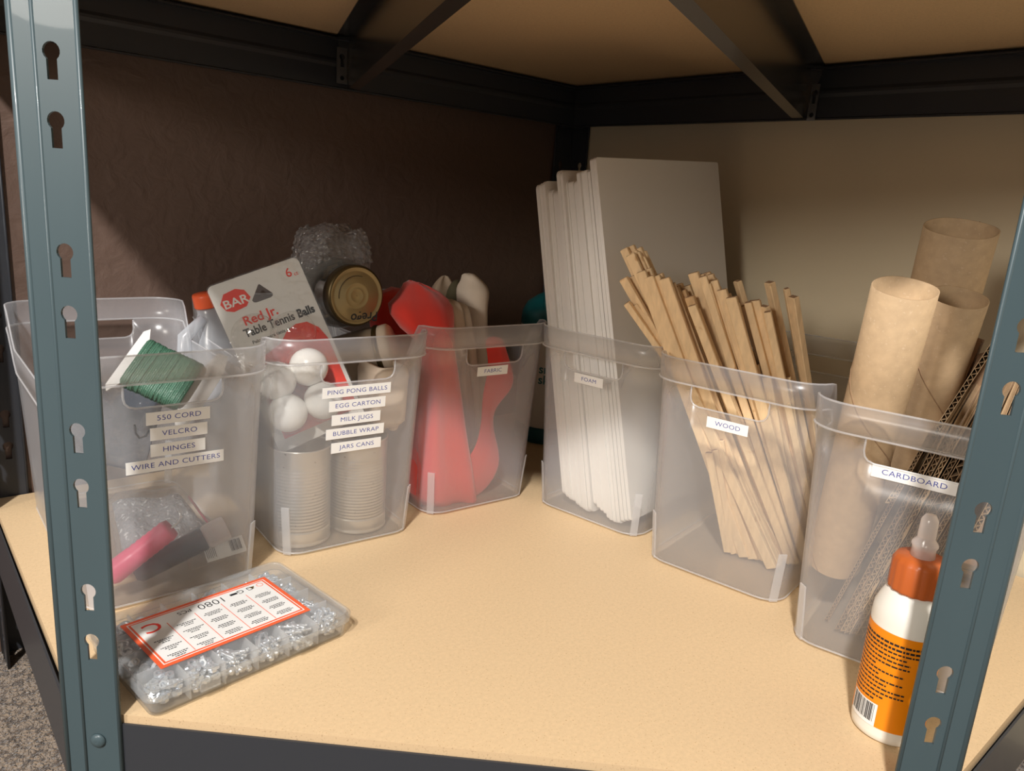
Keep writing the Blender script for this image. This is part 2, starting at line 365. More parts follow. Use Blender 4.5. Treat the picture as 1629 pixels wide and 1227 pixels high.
def bin_body():
    n = len(COLS); vs = []; fs = []
    SB = (RIMB-.0215)/RIMB
    fr = [0, .012, .03, .25, .5, .7, SB, 1]
    for ri, f_ in enumerate(fr):
        for c in COLS:
            zt = top_of(c)-.0245; z = f_*zt
            if ri == 6: z += slot_raise(c)
            vs.append(ringpt(c, z, -.006 if ri == 0 else (-.0018 if ri == 1 else 0)))
    for off, up in ((.0030, 0), (.0030, 1)):
        for c in COLS: vs.append(ringpt(c, top_of(c)-.0245+up*.0245, off))
    rows = len(fr)+2
    for i in range(rows-1):
        for j in range(n):
            if i == 6 and is_slot(j): continue
            k = (j+1) % n; fs.append((i*n+j, i*n+k, (i+1)*n+k, (i+1)*n+j))
    fs.append(tuple(reversed(range(n))))
    me = bpy.data.meshes.new('b'); me.from_pydata([tuple(v) for v in vs], [], fs); me.update()
    ob = bpy.data.objects.new('b', me); m = ob.modifiers.new('s', 'SOLIDIFY'); m.thickness = .0016; m.offset = -1
    v2, f2 = _eval(ob); bpy.data.meshes.remove(me)
    mb = MB().add(v2, f2, None, 0, True)
    mb.tube([ringpt(c, top_of(c)-.0245, .0034) for c in COLS], .0010, 6, None, 1, True)
    mb.tube([ringpt(c, top_of(c), .0022) for c in COLS], .0009, 6, None, 1, True)
    for side in 'fb':
        cc = [c for c in COLS if c[0] == side and isinstance(c[1], tuple)]
        p = [ringpt(c, RIMB-.0215+slot_raise(c), .0004) for c in cc]
        p = [ringpt(cc[0], RIMB-.001, .0004)]+p+[ringpt(cc[-1], RIMB-.001, .0004)]
        mb.tube(p, .0009, 6, None, 1)
    mb.tube([ringpt(c, .004, -.0004) for c in COLS], .0009, 6, None, 1, True)
    return mb
BIN_ME = bin_body()
RIB_ME = []
for q in range(4):
    a = (-pi/4, pi/4, 3*pi/4, 5*pi/4)[q]; m = MB()
    p0, p1 = ringpt(('c', q, .5), .002, -.0022), ringpt(('c', q, .5), .056, .0004)
    o = V(cos(a), sin(a), 0); t = V(-sin(a), cos(a), 0)
    m.loft([[p0-t*.0042, p0+t*.0042, p0+t*.0042+o*.0022, p0-t*.0042+o*.0022], [p1-t*.0042, p1+t*.0042, p1+t*.0042+o*.0014, p1-t*.0042+o*.0014]], None, 0, True, False)
    RIB_ME.append(m)
def strip_label(parent, txt, s, z, wd, hgt=.0113, ts=.0066, tilt=0):
    d = -OV*z/BH_-.0006; up = V(0, -OV/BH_, 1).normalized()
    M = basis(V(s, d, z), V(cos(tilt), 0, sin(tilt)), (up+V(-sin(tilt), 0, 0)).normalized(), V(0, -1, -OV/BH_).normalized())
    mb = MB().box((0, 0, 0), (wd, hgt, .0003), M)
    vs, fs = text_geo(txt, ts, 1.16, -.00003, spacing=1.05); mb.add(vs, fs, M @ Matrix.Translation((.0005, 0, .00022)), 1)
    part('label_strip', mb, ['white_label', 'blue_ink'], parent)
BLAB = ['clear bin nearest the left post, marked 550 CORD, with green cord spool inside',
        'clear bin with two ribbed tin cans and five label strips starting PING PONG BALLS',
        'clear bin marked FABRIC with red felt folded inside, left of the shelf corner',
        'clear bin marked FOAM holding tall white foam sheets',
        'clear bin marked WOOD full of leaning wooden strips',
        'clear bin marked CARDBOARD with brown paper tubes, nearest the right post']
LBL = [[('550 CORD', .0029, .176, .0528), ('VELCRO', .0031, .1618, .0474), ('HINGES', .0021, .147, .0455), ('WIRE AND CUTTERS', .0003, .1336, .0816)],
       [('PING PONG BALLS', -.0009, .177, .0756), ('EGG CARTON', .0003, .1622, .0626), ('MILK JUGS', -.0006, .1471, .0542), ('BUBBLE WRAP', -.001, .1324, .0648), ('JARS CANS', .0008, .1168, .0561)],
       [('FABRIC', -.0012, .1782, .0443)], [('FOAM', -.0046, .1783, .0405)], [('WOOD', .0014, .174, .0433)], [('CARDBOARD', -.001, .1817, .0625)]]
bin0 = thing('storage_bin', BLAB[0], 'storage bin', BF[0], group='clear plastic bins on the lower shelf')
part('bin_body', BIN_ME, ['bin_plastic', 'bin_edge'], bin0)
for m in RIB_ME: part('corner_rib', m, ['bin_edge'], bin0)
BIN = [bin0]
for i in range(1, 6):
    c = copy_tree(bin0); c.location = BF[i].translation; c.rotation_euler = BF[i].to_euler(); c['label'] = BLAB[i]; BIN.append(c)
for i in range(6):
    for t in LBL[i]: strip_label(BIN[i], *t)
FLZ = .0022    # inside floor of a bin

# ------------------------------------------------------------------ bin 1: cord spool and tools
F0 = BF[0]
P1, P2, P3, P4 = L(0, 236, 536, .118), L(0, 334, 582, .088), L(0, 278, 660, .060), L(0, 184, 612, .088)
u = (P2-P1); w_ = (P4-P1); UL = u.length*.96; WL = w_.length*.98
un = u.normalized(); wn = (w_-un*w_.dot(un)).normalized(); nn = un.cross(wn)
if nn.y > 0: nn = -nn
cen = (P1+P2+P3+P4)/4
sp = thing('cord_spool', 'flat white card spool wound with shiny dark green cord, in the 550 CORD bin', 'cord spool', F0, cen)
Ms = basis(cen, un, wn, nn)
vs, fs = plate_geo([(-UL/2-.007, -WL/2-.004), (-UL/2-.003, -WL/2-.010), (-UL/2+.004, -WL/2+.006), (UL/2-.003, -WL/2+.006), (UL/2+.002, -WL/2-.018), (UL/2+.012, -WL/2-.020), (UL/2+.017, -WL/2), (UL/2+.016, WL/2-.004), (UL/2+.010, WL/2+.016), (UL/2+.003, WL/2+.012), (UL/2-.003, WL/2-.006), (-UL/2+.004, WL/2-.006), (-UL/2-.003, WL/2+.010), (-UL/2-.007, WL/2+.004)], [], .0016)
part('spool_card', MB().add(vs, fs, Ms), ['white_card'], sp)
mb = MB(); NW = 30
for layer, th in ((0, .0075), (1, .0095)):
    for k in range(NW):
        x = -UL/2+.003+(UL-.006)*(k+.5*layer)/NW; hw = WL/2-.004-.0012*(1-layer)+random.uniform(-.0006, .0006); th2 = th+random.uniform(-.0004, .0004)
        pts = []
        for q in range(20):
            a = 2*pi*q/20; ca, sa = cos(a), sin(a)
            pts.append((x+random.uniform(-.0002, .0002)+.0008*sa, hw*math.copysign(abs(ca)**.45, ca), th2*math.copysign(abs(sa)**.6, sa)))
        mb.tube(pts, .0018, 6, Ms, 0, True)
part('wound_cord', mb, ['green_cord'], sp)
# slate card package, leaning
pc = [L(0, 150, 602, .165), L(0, 292, 640, .150), L(0, 176, 758, .13), L(0, 60, 705, .14)]
c0 = sum(pc, V(0, 0, 0))/4; xx = (pc[1]-pc[0]).normalized(); yy = (pc[3]-pc[0]); yy = (yy-xx*yy.dot(xx)).normalized(); zz = xx.cross(yy)
Mp = basis(c0, xx, yy, zz); hx = (pc[1]-pc[0]).length/2; hy = (pc[3]-pc[0]).length/2
t = thing('hinge_packet', 'slate blue flat packet standing on its corner behind the cord spool', 'packet', F0, c0)
part('backing_card', MB().box((0, 0, 0), (2*hx, 2*hy, .0016), Mp, 0, .0006), ['slate_card'], t)
part('clear_cover', MB().box((0, 0, -.004), (2*hx*.96, 2*hy*.96, .006), Mp, 0, .002), ['pouch'], t)
# gritty clear pouch with red edge
def crumple(mb, nx, ny, fx, th, M=None, mi=0, seed=0, amp=.004):
    top, bot = [], []
    for a in range(nx+1):
        for b in range(ny+1):
            p = Vector(fx(a/nx, b/ny)); q = noise.noise(p*45+V(seed, 0, 0))*amp
            e = min(1, 6*min(a/nx, 1-a/nx, b/ny, 1-b/ny)+.12)
            top.append(p+V(0, 0, 1)*(th/2*e+q)); bot.append(p-V(0, 0, 1)*(th/2*e-q*.4))
    n = ny+1; vs = top+bot; o = len(top); fs = []
    for a in range(nx):
        for b in range(ny):
            i = a*n+b; fs.append((i, i+1, i+n+1, i+n)); fs.append((o+i, o+i+n, o+i+n+1, o+i+1))
    for a in range(nx): fs.append((a*n, (a+1)*n, o+(a+1)*n, o+a*n)); fs.append((a*n+ny, o+a*n+ny, o+(a+1)*n+ny, (a+1)*n+ny))
    for b in range(ny): fs.append((b, o+b, o+b+1, b+1)); fs.append((nx*n+b, nx*n+b+1, o+nx*n+b+1, o+nx*n+b))
    return mb.add(vs, fs, M, mi, True)
q = [L(0, 168, 800, .13), L(0, 300, 790, .13), L(0, 352, 862, .055), L(0, 190, 900, .045)]
def bil(q): return lambda a, b: (q[0]*(1-a)+q[1]*a)*(1-b)+(q[3]*(1-a)+q[2]*a)*b
cq = sum(q, V(0, 0, 0))/4
t = thing('wire_pouch', 'clear pouch of silvery coiled wire with a thin red border, under the pink tool', 'pouch', F0, V(cq.x, cq.y, FLZ))
part('wire_filling', crumple(MB(), 30, 20, bil([cq+(p-cq)*.88 for p in q]), .026, seed=3, amp=.007), ['grey_grit'], t)
part('clear_sleeve', crumple(MB(), 30, 20, bil([p+V(0, -.002, .003) for p in q]), .033, seed=3, amp=.007), ['pouch'], t)
part('red_border', MB().tube([q[1], q[1].lerp(q[2], .5), q[2], q[2].lerp(q[3], .5)], .0012, 6), ['pink_plastic'], t)
# pink tool, with hooked wire
A, B = L(0, 172, 918, .014), L(0, 270, 842, .010)
t = thing('hook_tool', 'pink ribbed handle tool with a bent metal hook, lying low in the 550 CORD bin', 'tool', F0, A)
M = axisframe(A, B); ln = (B-A).length
prof = [(.0001, -.001), (.0085, 0), (.0105, .004), (.0102, ln*.4)]+[(.0095+.0008*(k % 2), ln*.45+k*.0028) for k in range(12)]+[(.0085, ln*.45+.037), (.0090, ln*.95), (.0060, ln), (.0001, ln+.0005)]
part('handle', MB().lathe(prof, M, cap=False), ['pink_plastic'], t)
part('hook', MB().tube([B, L(0, 283, 832, .021), L(0, 288, 822, .021), L(0, 285, 814, .022)], .0010, 6), ['zinc'], t)
# dark marker
A, B = L(0, 214, 913, .030), L(0, 322, 858, .024)
M = axisframe(A, B); ln = (B-A).length
t = thing('navy_cutter', 'dark navy barrel tool with a pale pointed tip, beside the pink handle', 'tool', F0, A)
part('barrel', MB().lathe([(.0070, 0), (.0105, .004), (.0110, ln*.5), (.0115, ln), (.0100, ln+.003)], M), ['navy_plastic'], t)
part('pointed_tip', MB().lathe([(.0015, -.022), (.0060, -.004), (.0068, .0005)], M), ['cream_card'], t)
part('end_sleeve', MB().lathe([(.0105, ln+.002), (.0120, ln+.006), (.0120, ln+.022), (.0115, ln+.024)], M), ['nozzle'], t)
# bar-coded clear packet
A, B, C_ = L(0, 297, 893, .018), L(0, 388, 866, .018), L(0, 299, 912, .010)
xx = (B-A).normalized(); yy = (A-C_); yy = (yy-xx*yy.dot(xx)).normalized(); M = basis((A+B)/2, xx, yy, xx.cross(yy)); ln = (B-A).length
t = thing('barcode_packet', 'small clear packet with white barcode sticker, low at the right of the 550 CORD bin', 'packet', F0, (A+B)/2)
part('clear_sleeve', MB().box((0, 0, 0), (ln, .020, .007), M, 0, .002), ['blister'], t)
mb = MB().box((.008, 0, .0040), (.038, .017, .0004), M)
for k in range(9): mb.box((.0135+.0012*k, .0010, .0044), (.0003+.0002*(k % 3), .011, .0003), M, 1)
for k in range(6): mb.box((-.0015-.0016*k, random.uniform(-.001, .001), .0044), (.0003, .010, .0003), M, 1)
part('sticker', mb, ['white_label', 'black_ink'], t)
single('wire_hook', MB().tube([L(0, 214, 676, .02), L(0, 216, 690, .02), L(0, 222, 697, .02), L(0, 232, 694, .021), L(0, 238, 684, .022)], .0010, 6), ['navy_plastic'],
       'small dark bent wire hook just left of the VELCRO label strip', 'hook', F0, L(0, 222, 697, .02))

# ------------------------------------------------------------------ bin 2: cans, table tennis pack, jars, jug, bubble wrap
F1 = BF[1]
def tin_can(c, label):
    H_, R_ = .108, .0325; pr = [(.0295, .0008), (.0300, 0), (.0325, .0004), (.0330, .0016), (.0325, .003), (.0320, .0045)]
    z = .016
    pr += [(R_, .006), (R_, .0155)]
    for k in range(20):
        pr += [(R_, z), (R_-.0019, z+.0018)]; z += .0036
    pr += [(R_, z+.001), (R_, H_-.003), (.0332, H_-.0022), (.0334, H_-.001), (.0328, H_), (.0318, H_-.001), (.0315, H_-.004), (.0312, .004), (.001, .003)]
    t = thing('tin_can', label, 'tin can', F1, c, 'ribbed tin cans in the second bin')
    M = Matrix.Translation(c)
    part('can_wall', MB().lathe(pr, M, n=48), ['tin'], t)
    return t
tin_can(V(-.0405, .044, FLZ), 'open ribbed tin can at the left, under the table tennis pack')
tin_can(V(.0285, .047, FLZ), 'ribbed tin can to the right, under the JARS CANS label strip')
TL, TR, RR = L(1, 328, 460, .105), L(1, 472, 408, .093), L(1, 556, 602, .046)
up = (TR-RR).normalized(); un = (TR-TL); PW = un.length; un = (un-up*un.dot(up)).normalized(); nf = un.cross(up)   # outward normal of the card front
if nf.y > 0: nf = -nf
PH = .186
Mc = basis(TR, un, up, nf)       # x -PW..0, y -PH..0
t = thing('table_tennis_pack', 'white and red blister card printed Table Tennis Balls, tilted above the second bin', 'package', F1, TL-up*PH)
def rrect(x0, y0, x1, y1, r, n=6):
    out = []
    for cx, cy, a0 in ((x1-r, y1-r, 0), (x0+r, y1-r, 90), (x0+r, y0+r, 180), (x1-r, y0+r, 270)):
        for k in range(n+1): a = radians(a0+90*k/n); out.append((cx+r*cos(a), cy+r*sin(a)))
    return out
tri = [(-.049, -.0145), (-.061, -.0275), (-.0600, -.0300), (-.0575, -.0310), (-.0420, -.0310), (-.0395, -.0300), (-.0385, -.0275), (-.0475, -.0140)]
vs, fs = plate_geo(rrect(-PW, -PH, 0, 0, .006), [tri], .0006)
card = MB().add(vs, fs, Mc, 0)
def wtext(mb, s_, size, x, y, mi, M, sx=1, off=0, al='LEFT', h=.00045):
    v_, f_ = text_geo(s_, size, sx, off, al); mb.add(v_, f_, M @ Matrix.Translation((x, y, h)), mi)
x0 = -PW
oct_ = [(.006, -.021), (.013, -.012), (.026, -.0105), (.034, -.0145), (.037, -.0235), (.030, -.031), (.016, -.0325), (.009, -.029)]
card.prism([(x0+a, b) for a, b in oct_], .0002, Mc, 1, .0003)
wtext(card, 'BAR', .0125, x0+.0215, -.0235, 2, Mc @ Matrix.Translation((0, 0, .0001)), 1.15, .0002, 'CENTER')
wtext(card, 'Red Jr.', .0135, x0+.020, -.0455, 1, Mc, 1, .0003); wtext(card, 'Table Tennis', .0122, x0+.016, -.0575, 3, Mc, .86, .0003)
wtext(card, 'Balls', .0122, -.0050, -.0575, 3, Mc, .86, .0005, 'RIGHT')
wtext(card, 'Pelotas para tenis de mesa', .0050, x0+.020, -.0685, 3, Mc, 1.0, .0001)
wtext(card, '6', .0135, -.0185, -.0135, 1, Mc, 1, .0001); wtext(card, 'ct', .0062, -.0105, -.0165, 1, Mc)
BALLS = [(440, 606), (491, 584), (458, 657), (514, 637)]; EMPTY = [(470, 528), (408, 533)]
def oncard(px, py, h=.0215): return hit(1, px, py, TR+nf*h, nf)
def cardxy(p): q = Mc.inverted() @ p; return q.x, q.y
cs = [cardxy(oncard(*p)) for p in BALLS+EMPTY]
redo = [(x0+.016, -.100), (x0+.018, -.092), (x0+.024, -.0855), (x0+.034, -.083), (x0+.046, -.0795), (x0+.056, -.0705), (x0+.068, -.0660), (x0+.080, -.0680), (-.0085, -.078), (-.004, -.092), (-.004, -PH+.012), (x0+.010, -PH+.012), (x0+.010, -.112)]
vs, fs = plate_geo(redo, [], .0002); card.add(vs, fs, Mc @ Matrix.Translation((0, 0, .0005)), 1)
part('printed_card', card, ['white_card', 'red_print', 'white_label', 'black_ink'], t)
mb = MB().loft([[(x, y, z) for x, y in rrect(-PW-.0012, -PH-.001, .0012, .0012, .007)] for z in (.0008, .0018)], Mc, 0, True, False)
for x, y in cs:
    pr = [(.0235*cos(a), .004+.0365*sin(a)) for a in [k*pi/2/8 for k in range(9)]]; pr[-1] = (.001, pr[-1][1])
    mb.lathe([(.0240, .0015)]+pr, Mc @ Matrix.Translation((x, y, 0)), n=28, cap=False)
part('blister', mb, ['blister'], t)
for k, p in enumerate(BALLS):
    c = F1 @ oncard(*p)
    pos = ('highest at the left', 'topmost, by the bin slot', 'lowest at the left', 'right one, beside the PING PONG BALLS strip')[k]
    mb = MB(); R_ = .0199
    mb.lathe([(max(.0002, R_*sin(pi*j/18)), -R_*cos(pi*j/18)) for j in range(19)], Matrix.Translation(c), n=32, cap=False)
    single('table_tennis_ball', mb, ['ball'], 'white table tennis ball in the blister pack, '+pos, 'ball', I4, c, 'white balls in the pack')
# gold-lidded jar: its axis comes towards the viewer and a little to the right
LC = F1 @ L(1, 568, 471, .085)
vd = (LC-CAM).normalized()
ax = (-vd + CR*.62 - CU*.10).normalized()
Mj = axisframe(LC-ax*.125, LC, CR)
t = thing('gold_lid_jar', 'glass jar lying tilted with a round gold lid, above the second bin', 'jar', I4, LC-ax*.12)
R_ = .040; JL = .125
outer = [(.004, .004), (.030, .0), (.037, .004), (R_, .012), (R_+.001, .05), (R_, .088), (.037, .100), (.0315, .108), (.0305, .118)]
inner = [(r-.003, z) for r, z in reversed(outer[2:])]+[(.02, .006), (.003, .006)]
part('jar_glass', MB().lathe(outer+inner, Mj, n=48, cap=False), ['jar_glass'], t)
mb = MB().lathe([(.0330, JL-.016), (.0345, JL-.015), (.0345, JL-.003), (.0335, JL-.0006), (.0315, JL)], Mj, 1, 48, False)
mb.lathe([(.0318, JL), (.0300, JL+.0001), (.0285, JL-.0012), (.0275, JL-.0012), (.0265, JL-.0002), (.0150, JL-.0002), (.0142, JL+.0004), (.0132, JL-.0002), (.0085, JL-.0002), (.0078, JL+.0003), (.007, JL-.0002), (.0005, JL-.0002)], Mj, 0, 48, False)
v_, f_ = text_geo('Prego', .0145, 1.0, .0003)
mb.add(v_, f_, basis(LC+ax*.0003+CR*.008-CU*.0235, -(CR-ax*CR.dot(ax)).normalized(), -(CU-ax*CU.dot(ax)).normalized(), ax), 2)
arc = [(.0225*cos(radians(a)), .0225*sin(radians(a)), JL+.0001) for a in range(70, 190, 6)]
mb.tube(arc, .0003, 4, Mj, 2)
part('lid', mb, ['gold_lid', 'gold_dark', 'black_ink'], t, 'gold metal lid with black word upside down')
# brown jar lying under it
A, B = L(1, 545, 578, .115), L(1, 613, 560, .085); M = axisframe(A, B, (0, 0, 1)); ln = (B-A).length
t = thing('brown_jar', 'brown jar with a dark seam ring, lying under the gold-lidded jar', 'jar', F1, A)
part('jar_wall', MB().lathe([(.004, -.028), (.028, -.026), (.0325, -.018), (.033, ln-.012), (.0315, ln-.004), (.029, ln+.002)], M, n=40), ['brown_tint'], t)
part('seam_ring', MB().lathe([(.0322, ln-.006), (.0335, ln-.005), (.0335, ln-.002), (.031, ln)], M, n=40, cap=False), ['gold_dark'], t)
part('jar_end', MB().lathe([(.0318, ln), (.0320, ln+.009), (.029, ln+.012), (.002, ln+.012)], M, n=40), ['egg_tan'], t)
# egg carton corner
q = [L(1, 605, 560, .075), L(1, 650, 608, .060), L(1, 641, 636, .055), L(1, 594, 662, .055)]
mb = MB(); c = V(.058, .050, .150)
rings = []
for k, (sx_, sy_, z) in enumerate(((.014, .022, .119), (.019, .027, .126), (.0200, .030, .180), (.018, .027, .189), (.014, .024, .189), (.016, .025, .181), (.015, .022, .126))):
    rings.append([(c.x+x, c.y+y, z) for x, y in rrect(-sx_, -sy_, sx_, sy_, .008, 4)])
part_ = thing('egg_carton', 'pale tan pulp egg carton piece, right of the label strips in the second bin', 'egg carton', F1, V(c.x, c.y, .112))
part('carton_wall', MB().loft(rings), ['egg_tan'], part_)
mb = MB()
for dx in (-.008, .008):
    for dy in (-.013, .006): mb.lathe([(.0075, .1195), (.005, .1135), (.002, .112)], Matrix.Translation((c.x+dx, c.y+dy, 0)), n=14)
part('egg_cup', mb, ['egg_tan'], part_)
# milk jug
base = V(-.034, .232, FLZ); topc = L(1, 329, 470, .236)
axj = (topc-base).normalized(); M = axisframe(base, topc, (1, 0, 0)); hl = (topc-base).length
def sq(r, z, e=.7, n=28, sx=1, sy=1, dx=0):
    return [(dx+r*sx*math.copysign(abs(cos(2*pi*j/n))**e, cos(2*pi*j/n)), r*sy*math.copysign(abs(sin(2*pi*j/n))**e, sin(2*pi*j/n)), z) for j in range(n)]
t = thing('milk_jug', 'cloudy white plastic milk jug with red cap, at the back of the second bin', 'jug', F1, base)
part('jug_body', MB().loft([sq(.034, 0), sq(.038, .004), sq(.040, hl*.55, .6), sq(.038, hl*.65), sq(.030, hl*.76, .8), sq(.021, hl*.86, 1), sq(.015, hl*.92, 1), sq(.014, hl*.96, 1)], M), ['jug_plastic'], t)
part('jug_handle', MB().tube([V(-.014, -.012, hl*.90), V(-.040, -.020, hl*.84), V(-.047, -.022, hl*.72), V(-.045, -.022, hl*.58), V(-.034, -.018, hl*.50)], [.006, .008, .009, .009, .008], 10, M), ['jug_plastic'], t)
part('jug_cap', MB().lathe([(.0165, hl*.945), (.0168, hl*.95)]+[(.0168, hl*1.0), (.0160, hl*1.012), (.001, hl*1.013)], M, n=28), ['orange_red'], t, 'red screw cap')
# bubble wrap
mb = MB(); c = L(1, 528, 430, .165); N1, N2 = 36, 20; rings = []
for a in range(N2+1):
    th = pi*a/N2; ring = []
    for b in range(N1):
        ph = 2*pi*b/N1; d_ = V(math.copysign(abs(cos(ph))**.5, cos(ph))*max(.02, sin(th))**.45, math.copysign(abs(sin(ph))**.6, sin(ph))*max(.02, sin(th))**.45, math.copysign(abs(cos(th))**.7, cos(th)))
        r_ = 1+.20*noise.noise(d_*2.2+V(5, 1, 2))+.07*noise.noise(d_*9)
        ring.append(c+V(d_.x*.040, d_.y*.036, d_.z*.050)*r_)
    rings.append(ring)
wrapt = thing('bubble_wrap', 'crumpled clear bubble wrap bundle behind the gold-lidded jar', 'bubble wrap', F1, c-V(0, 0, .055))
part('wrap_sheet', MB().loft(rings), ['bubble'], wrapt)
part('inner_fold', MB().loft([[c+(p-c)*.82 for p in r] for r in rings]), ['bubble'], wrapt)
mb = MB()
for k in range(420):
    r_ = rings[random.randrange(3, N2-4)]; p = r_[random.randrange(N1)]; n = (p-c).normalized()
    mb.lathe([(.0029, 0), (.0023, .0012), (.0008, .0017)], axisframe(p, p+n, n.orthogonal()), n=8)
o = part('bubble_cell', mb, ['bubble'], wrapt); o['kind'] = 'stuff'

# ------------------------------------------------------------------ bin 3: fabric
F2 = BF[2]
def cloth_loft(i, rows, th, amp, seed, n=18, folds=3):   # rows: (left px, right px, y px, depth)
    rings = []
    for k, (xl, xr, y, d) in enumerate(rows):
        a, b = L(i, xl, y, d), L(i, xr, y, d); c = (a+b)/2; h = (b-a).length/2; ring = []
        ff = (th[k] if isinstance(th, (list, tuple)) else th)
        for j in range(n*2):
            an = 2*pi*j/(n*2); s = math.copysign(abs(cos(an))**.75, cos(an)); t_ = math.copysign(abs(sin(an))**.8, sin(an))
            wv = amp*sin(s*folds*pi+seed+k*.35)*(.5+.5*abs(t_))
            nz = noise.noise(V(s*2, k*.5, seed+t_))*amp*.8
            ring.append(c+(b-a).normalized()*h*s+V(0, 1, 0)*(ff*t_+wv+nz)+V(0, 0, 1)*nz*.5)
        rings.append(ring)
    return MB().loft(rings)
def cloth(name, label, cat, rows, th, amp, seed, mat, grp=None, folds=3, i=2):
    mb = cloth_loft(i, rows, th, amp, seed, folds=folds); b_ = Vector(mb.v[0])
    mb.f = [f for f in mb.f]; o = single(name, mb, [mat], label, cat, BF[i], b_, grp)
    m = o.modifiers.new('smooth', 'SUBSURF'); m.levels = 1; m.render_levels = 1
    return o
redt = thing('red_felt', 'large piece of bright red felt stuffed into the FABRIC bin and spilling over', 'fabric', F2, L(2, 700, 800, .05))
mb = cloth_loft(2, [(662, 752, 803, .050), (655, 752, 785, .036), (657, 746, 740, .034), (662, 738, 690, .034), (668, 732, 640, .036), (674, 726, 590, .040), (672, 718, 550, .045), (640, 716, 522, .054), (626, 715, 502, .062), (624, 713, 486, .070), (634, 706, 474, .076), (642, 694, 463, .080), (648, 678, 454, .084), (655, 664, 448, .086)],
                [.020, .026, .026, .024, .022, .020, .022, .030, .034, .034, .030, .022, .014, .005], .004, 1.0, folds=1.6)
o = part('main_fold', mb, ['red_felt'], redt)
mb = cloth_loft(2, [(668, 712, 640, .165), (620, 706, 560, .165), (592, 700, 530, .160), (588, 706, 505, .155), (594, 700, 480, .155), (604, 690, 466, .160), (625, 650, 459, .165)], [.02, .024, .028, .026, .022, .016, .006], .006, 2.5, folds=1.6)
part('back_fold', mb, ['red_felt'], redt)
def ribbon(i, left, right, d, th=.003, n=1):
    rings = []
    for k, ((a, b), (c, e)) in enumerate(zip(left, right)):
        dd = d[k] if isinstance(d, (list, tuple)) else d
        P, Q = L(i, a, b, dd), L(i, c, e, dd+.004)
        m_ = (P+Q)/2+V(0, -.004, 0)
        rings.append([P, P.lerp(m_, .6), m_, Q.lerp(m_, .6), Q, Q+V(0, th, 0), Q.lerp(m_, .6)+V(0, th, 0), m_+V(0, th, 0), P.lerp(m_, .6)+V(0, th, 0), P+V(0, th, 0)])
    return MB().loft(rings)
strip = ribbon(2, [(664, 775), (712, 752), (748, 730), (762, 700), (768, 660), (768, 625), (778, 590), (776, 562), (772, 545), (778, 534)],
               [(690, 806), (762, 800), (798, 748), (795, 715), (784, 680), (786, 648), (822, 618), (816, 585), (806, 555), (800, 535)], [.030, .024, .020, .020, .020, .018, .014, .010, .006, .010])
o = single('red_felt_strip', strip, ['red_felt'], 'narrow torn strip of red felt hanging in the right of the FABRIC bin', 'fabric', F2, L(2, 740, 790, .025))
m = o.modifiers.new('smooth', 'SUBSURF'); m.levels = 2; m.render_levels = 2
cloth('folded_canvas', 'folded tan canvas standing immediately right of the red felt', 'fabric', [(738, 752, 718, .075), (728, 748, 660, .075), (716, 738, 600, .075), (708, 732, 540, .075), (702, 728, 500, .075), (704, 724, 480, .078), (706, 722, 476, .080)], [.012, .02, .024, .026, .026, .022, .01], .0015, .3, 'canvas', 'tan folded cloth', 1)
cloth('folded_canvas', 'paler narrow fold of cloth between the tan canvas and the rolled cream cloth', 'fabric', [(746, 757, 716, .078), (742, 756, 650, .078), (734, 752, 590, .078), (728, 745, 540, .078), (722, 738, 505, .080), (722, 737, 486, .082), (724, 736, 481, .084)], [.01, .02, .022, .024, .024, .02, .008], .001, 1.3, 'canvas_pale', 'tan folded cloth', 1)
cloth('rolled_cloth', 'thick cream cloth roll with flared top, tallest in the FABRIC bin', 'fabric', [(746, 758, 725, .095), (742, 764, 660, .095), (738, 768, 590, .095), (738, 768, 530, .095), (736, 766, 490, .098), (734, 770, 468, .100), (735, 771, 456, .102), (740, 766, 448, .104), (738, 756, 438, .106), (742, 752, 435, .106)], [.012, .02, .022, .022, .022, .024, .022, .016, .012, .006], .002, 2.3, 'canvas_pale', None, 1)
cloth('grey_cloth_flap', 'grey-tan pointed cloth flap behind the folded canvas', 'fabric', [(690, 735, 520, .150), (688, 730, 480, .150), (684, 724, 462, .152), (694, 718, 448, .154), (704, 712, 438, .155)], [.012, .012, .010, .006, .002], .002, .9, 'canvas', None, 1)
cloth('olive_cloth', 'dark olive cloth tucked behind the rolled cream cloth', 'fabric', [(712, 742, 520, .135), (710, 742, 480, .135), (712, 744, 462, .137), (718, 742, 450, .140), (724, 738, 445, .142)], [.010, .012, .012, .008, .003], .002, .2, 'olive_cloth', None, 1)

# ------------------------------------------------------------------ bottle in the shelf corner
bx, by = -.140, -.135
t = thing('spray_bottle', 'cream bottle with teal top and teal lettering, standing behind the bins in the corner', 'bottle', I4, (bx, by, 0))
Mb = Matrix.Translation((bx, by, 0))
part('bottle_body', MB().lathe([(.045, .024), (.050, .030), (.051, .12), (.051, .185), (.050, .192)], Mb, n=40), ['cream_plastic'], t)
part('bottle_base', MB().lathe([(.046, 0), (.050, .003), (.049, .020), (.046, .027)], Mb, n=40), ['dark_teal'], t, 'dark teal base')
part('bottle_top', MB().lathe([(.0505, .186), (.0515, .192), (.050, .208), (.043, .222), (.028, .233), (.018, .238), (.012, .240)], Mb, n=40), ['teal_plastic'], t)
part('handle_loop', MB().tube([V(bx-.034, by-.018, .205), V(bx-.036, by-.020, .225), V(bx-.032, by-.018, .243), V(bx-.014, by-.010, .248), V(bx, by, .238)], [.006, .006, .005, .005, .006], 8), ['teal_plastic'], t)
part('orange_tip', MB().lathe([(.0055, 0), (.0060, .004), (.0050, .008)], Matrix.Translation((bx-.031, by-.0175, .246)), n=16), ['orange_plastic'], t, 'small orange tip')
mb = MB()
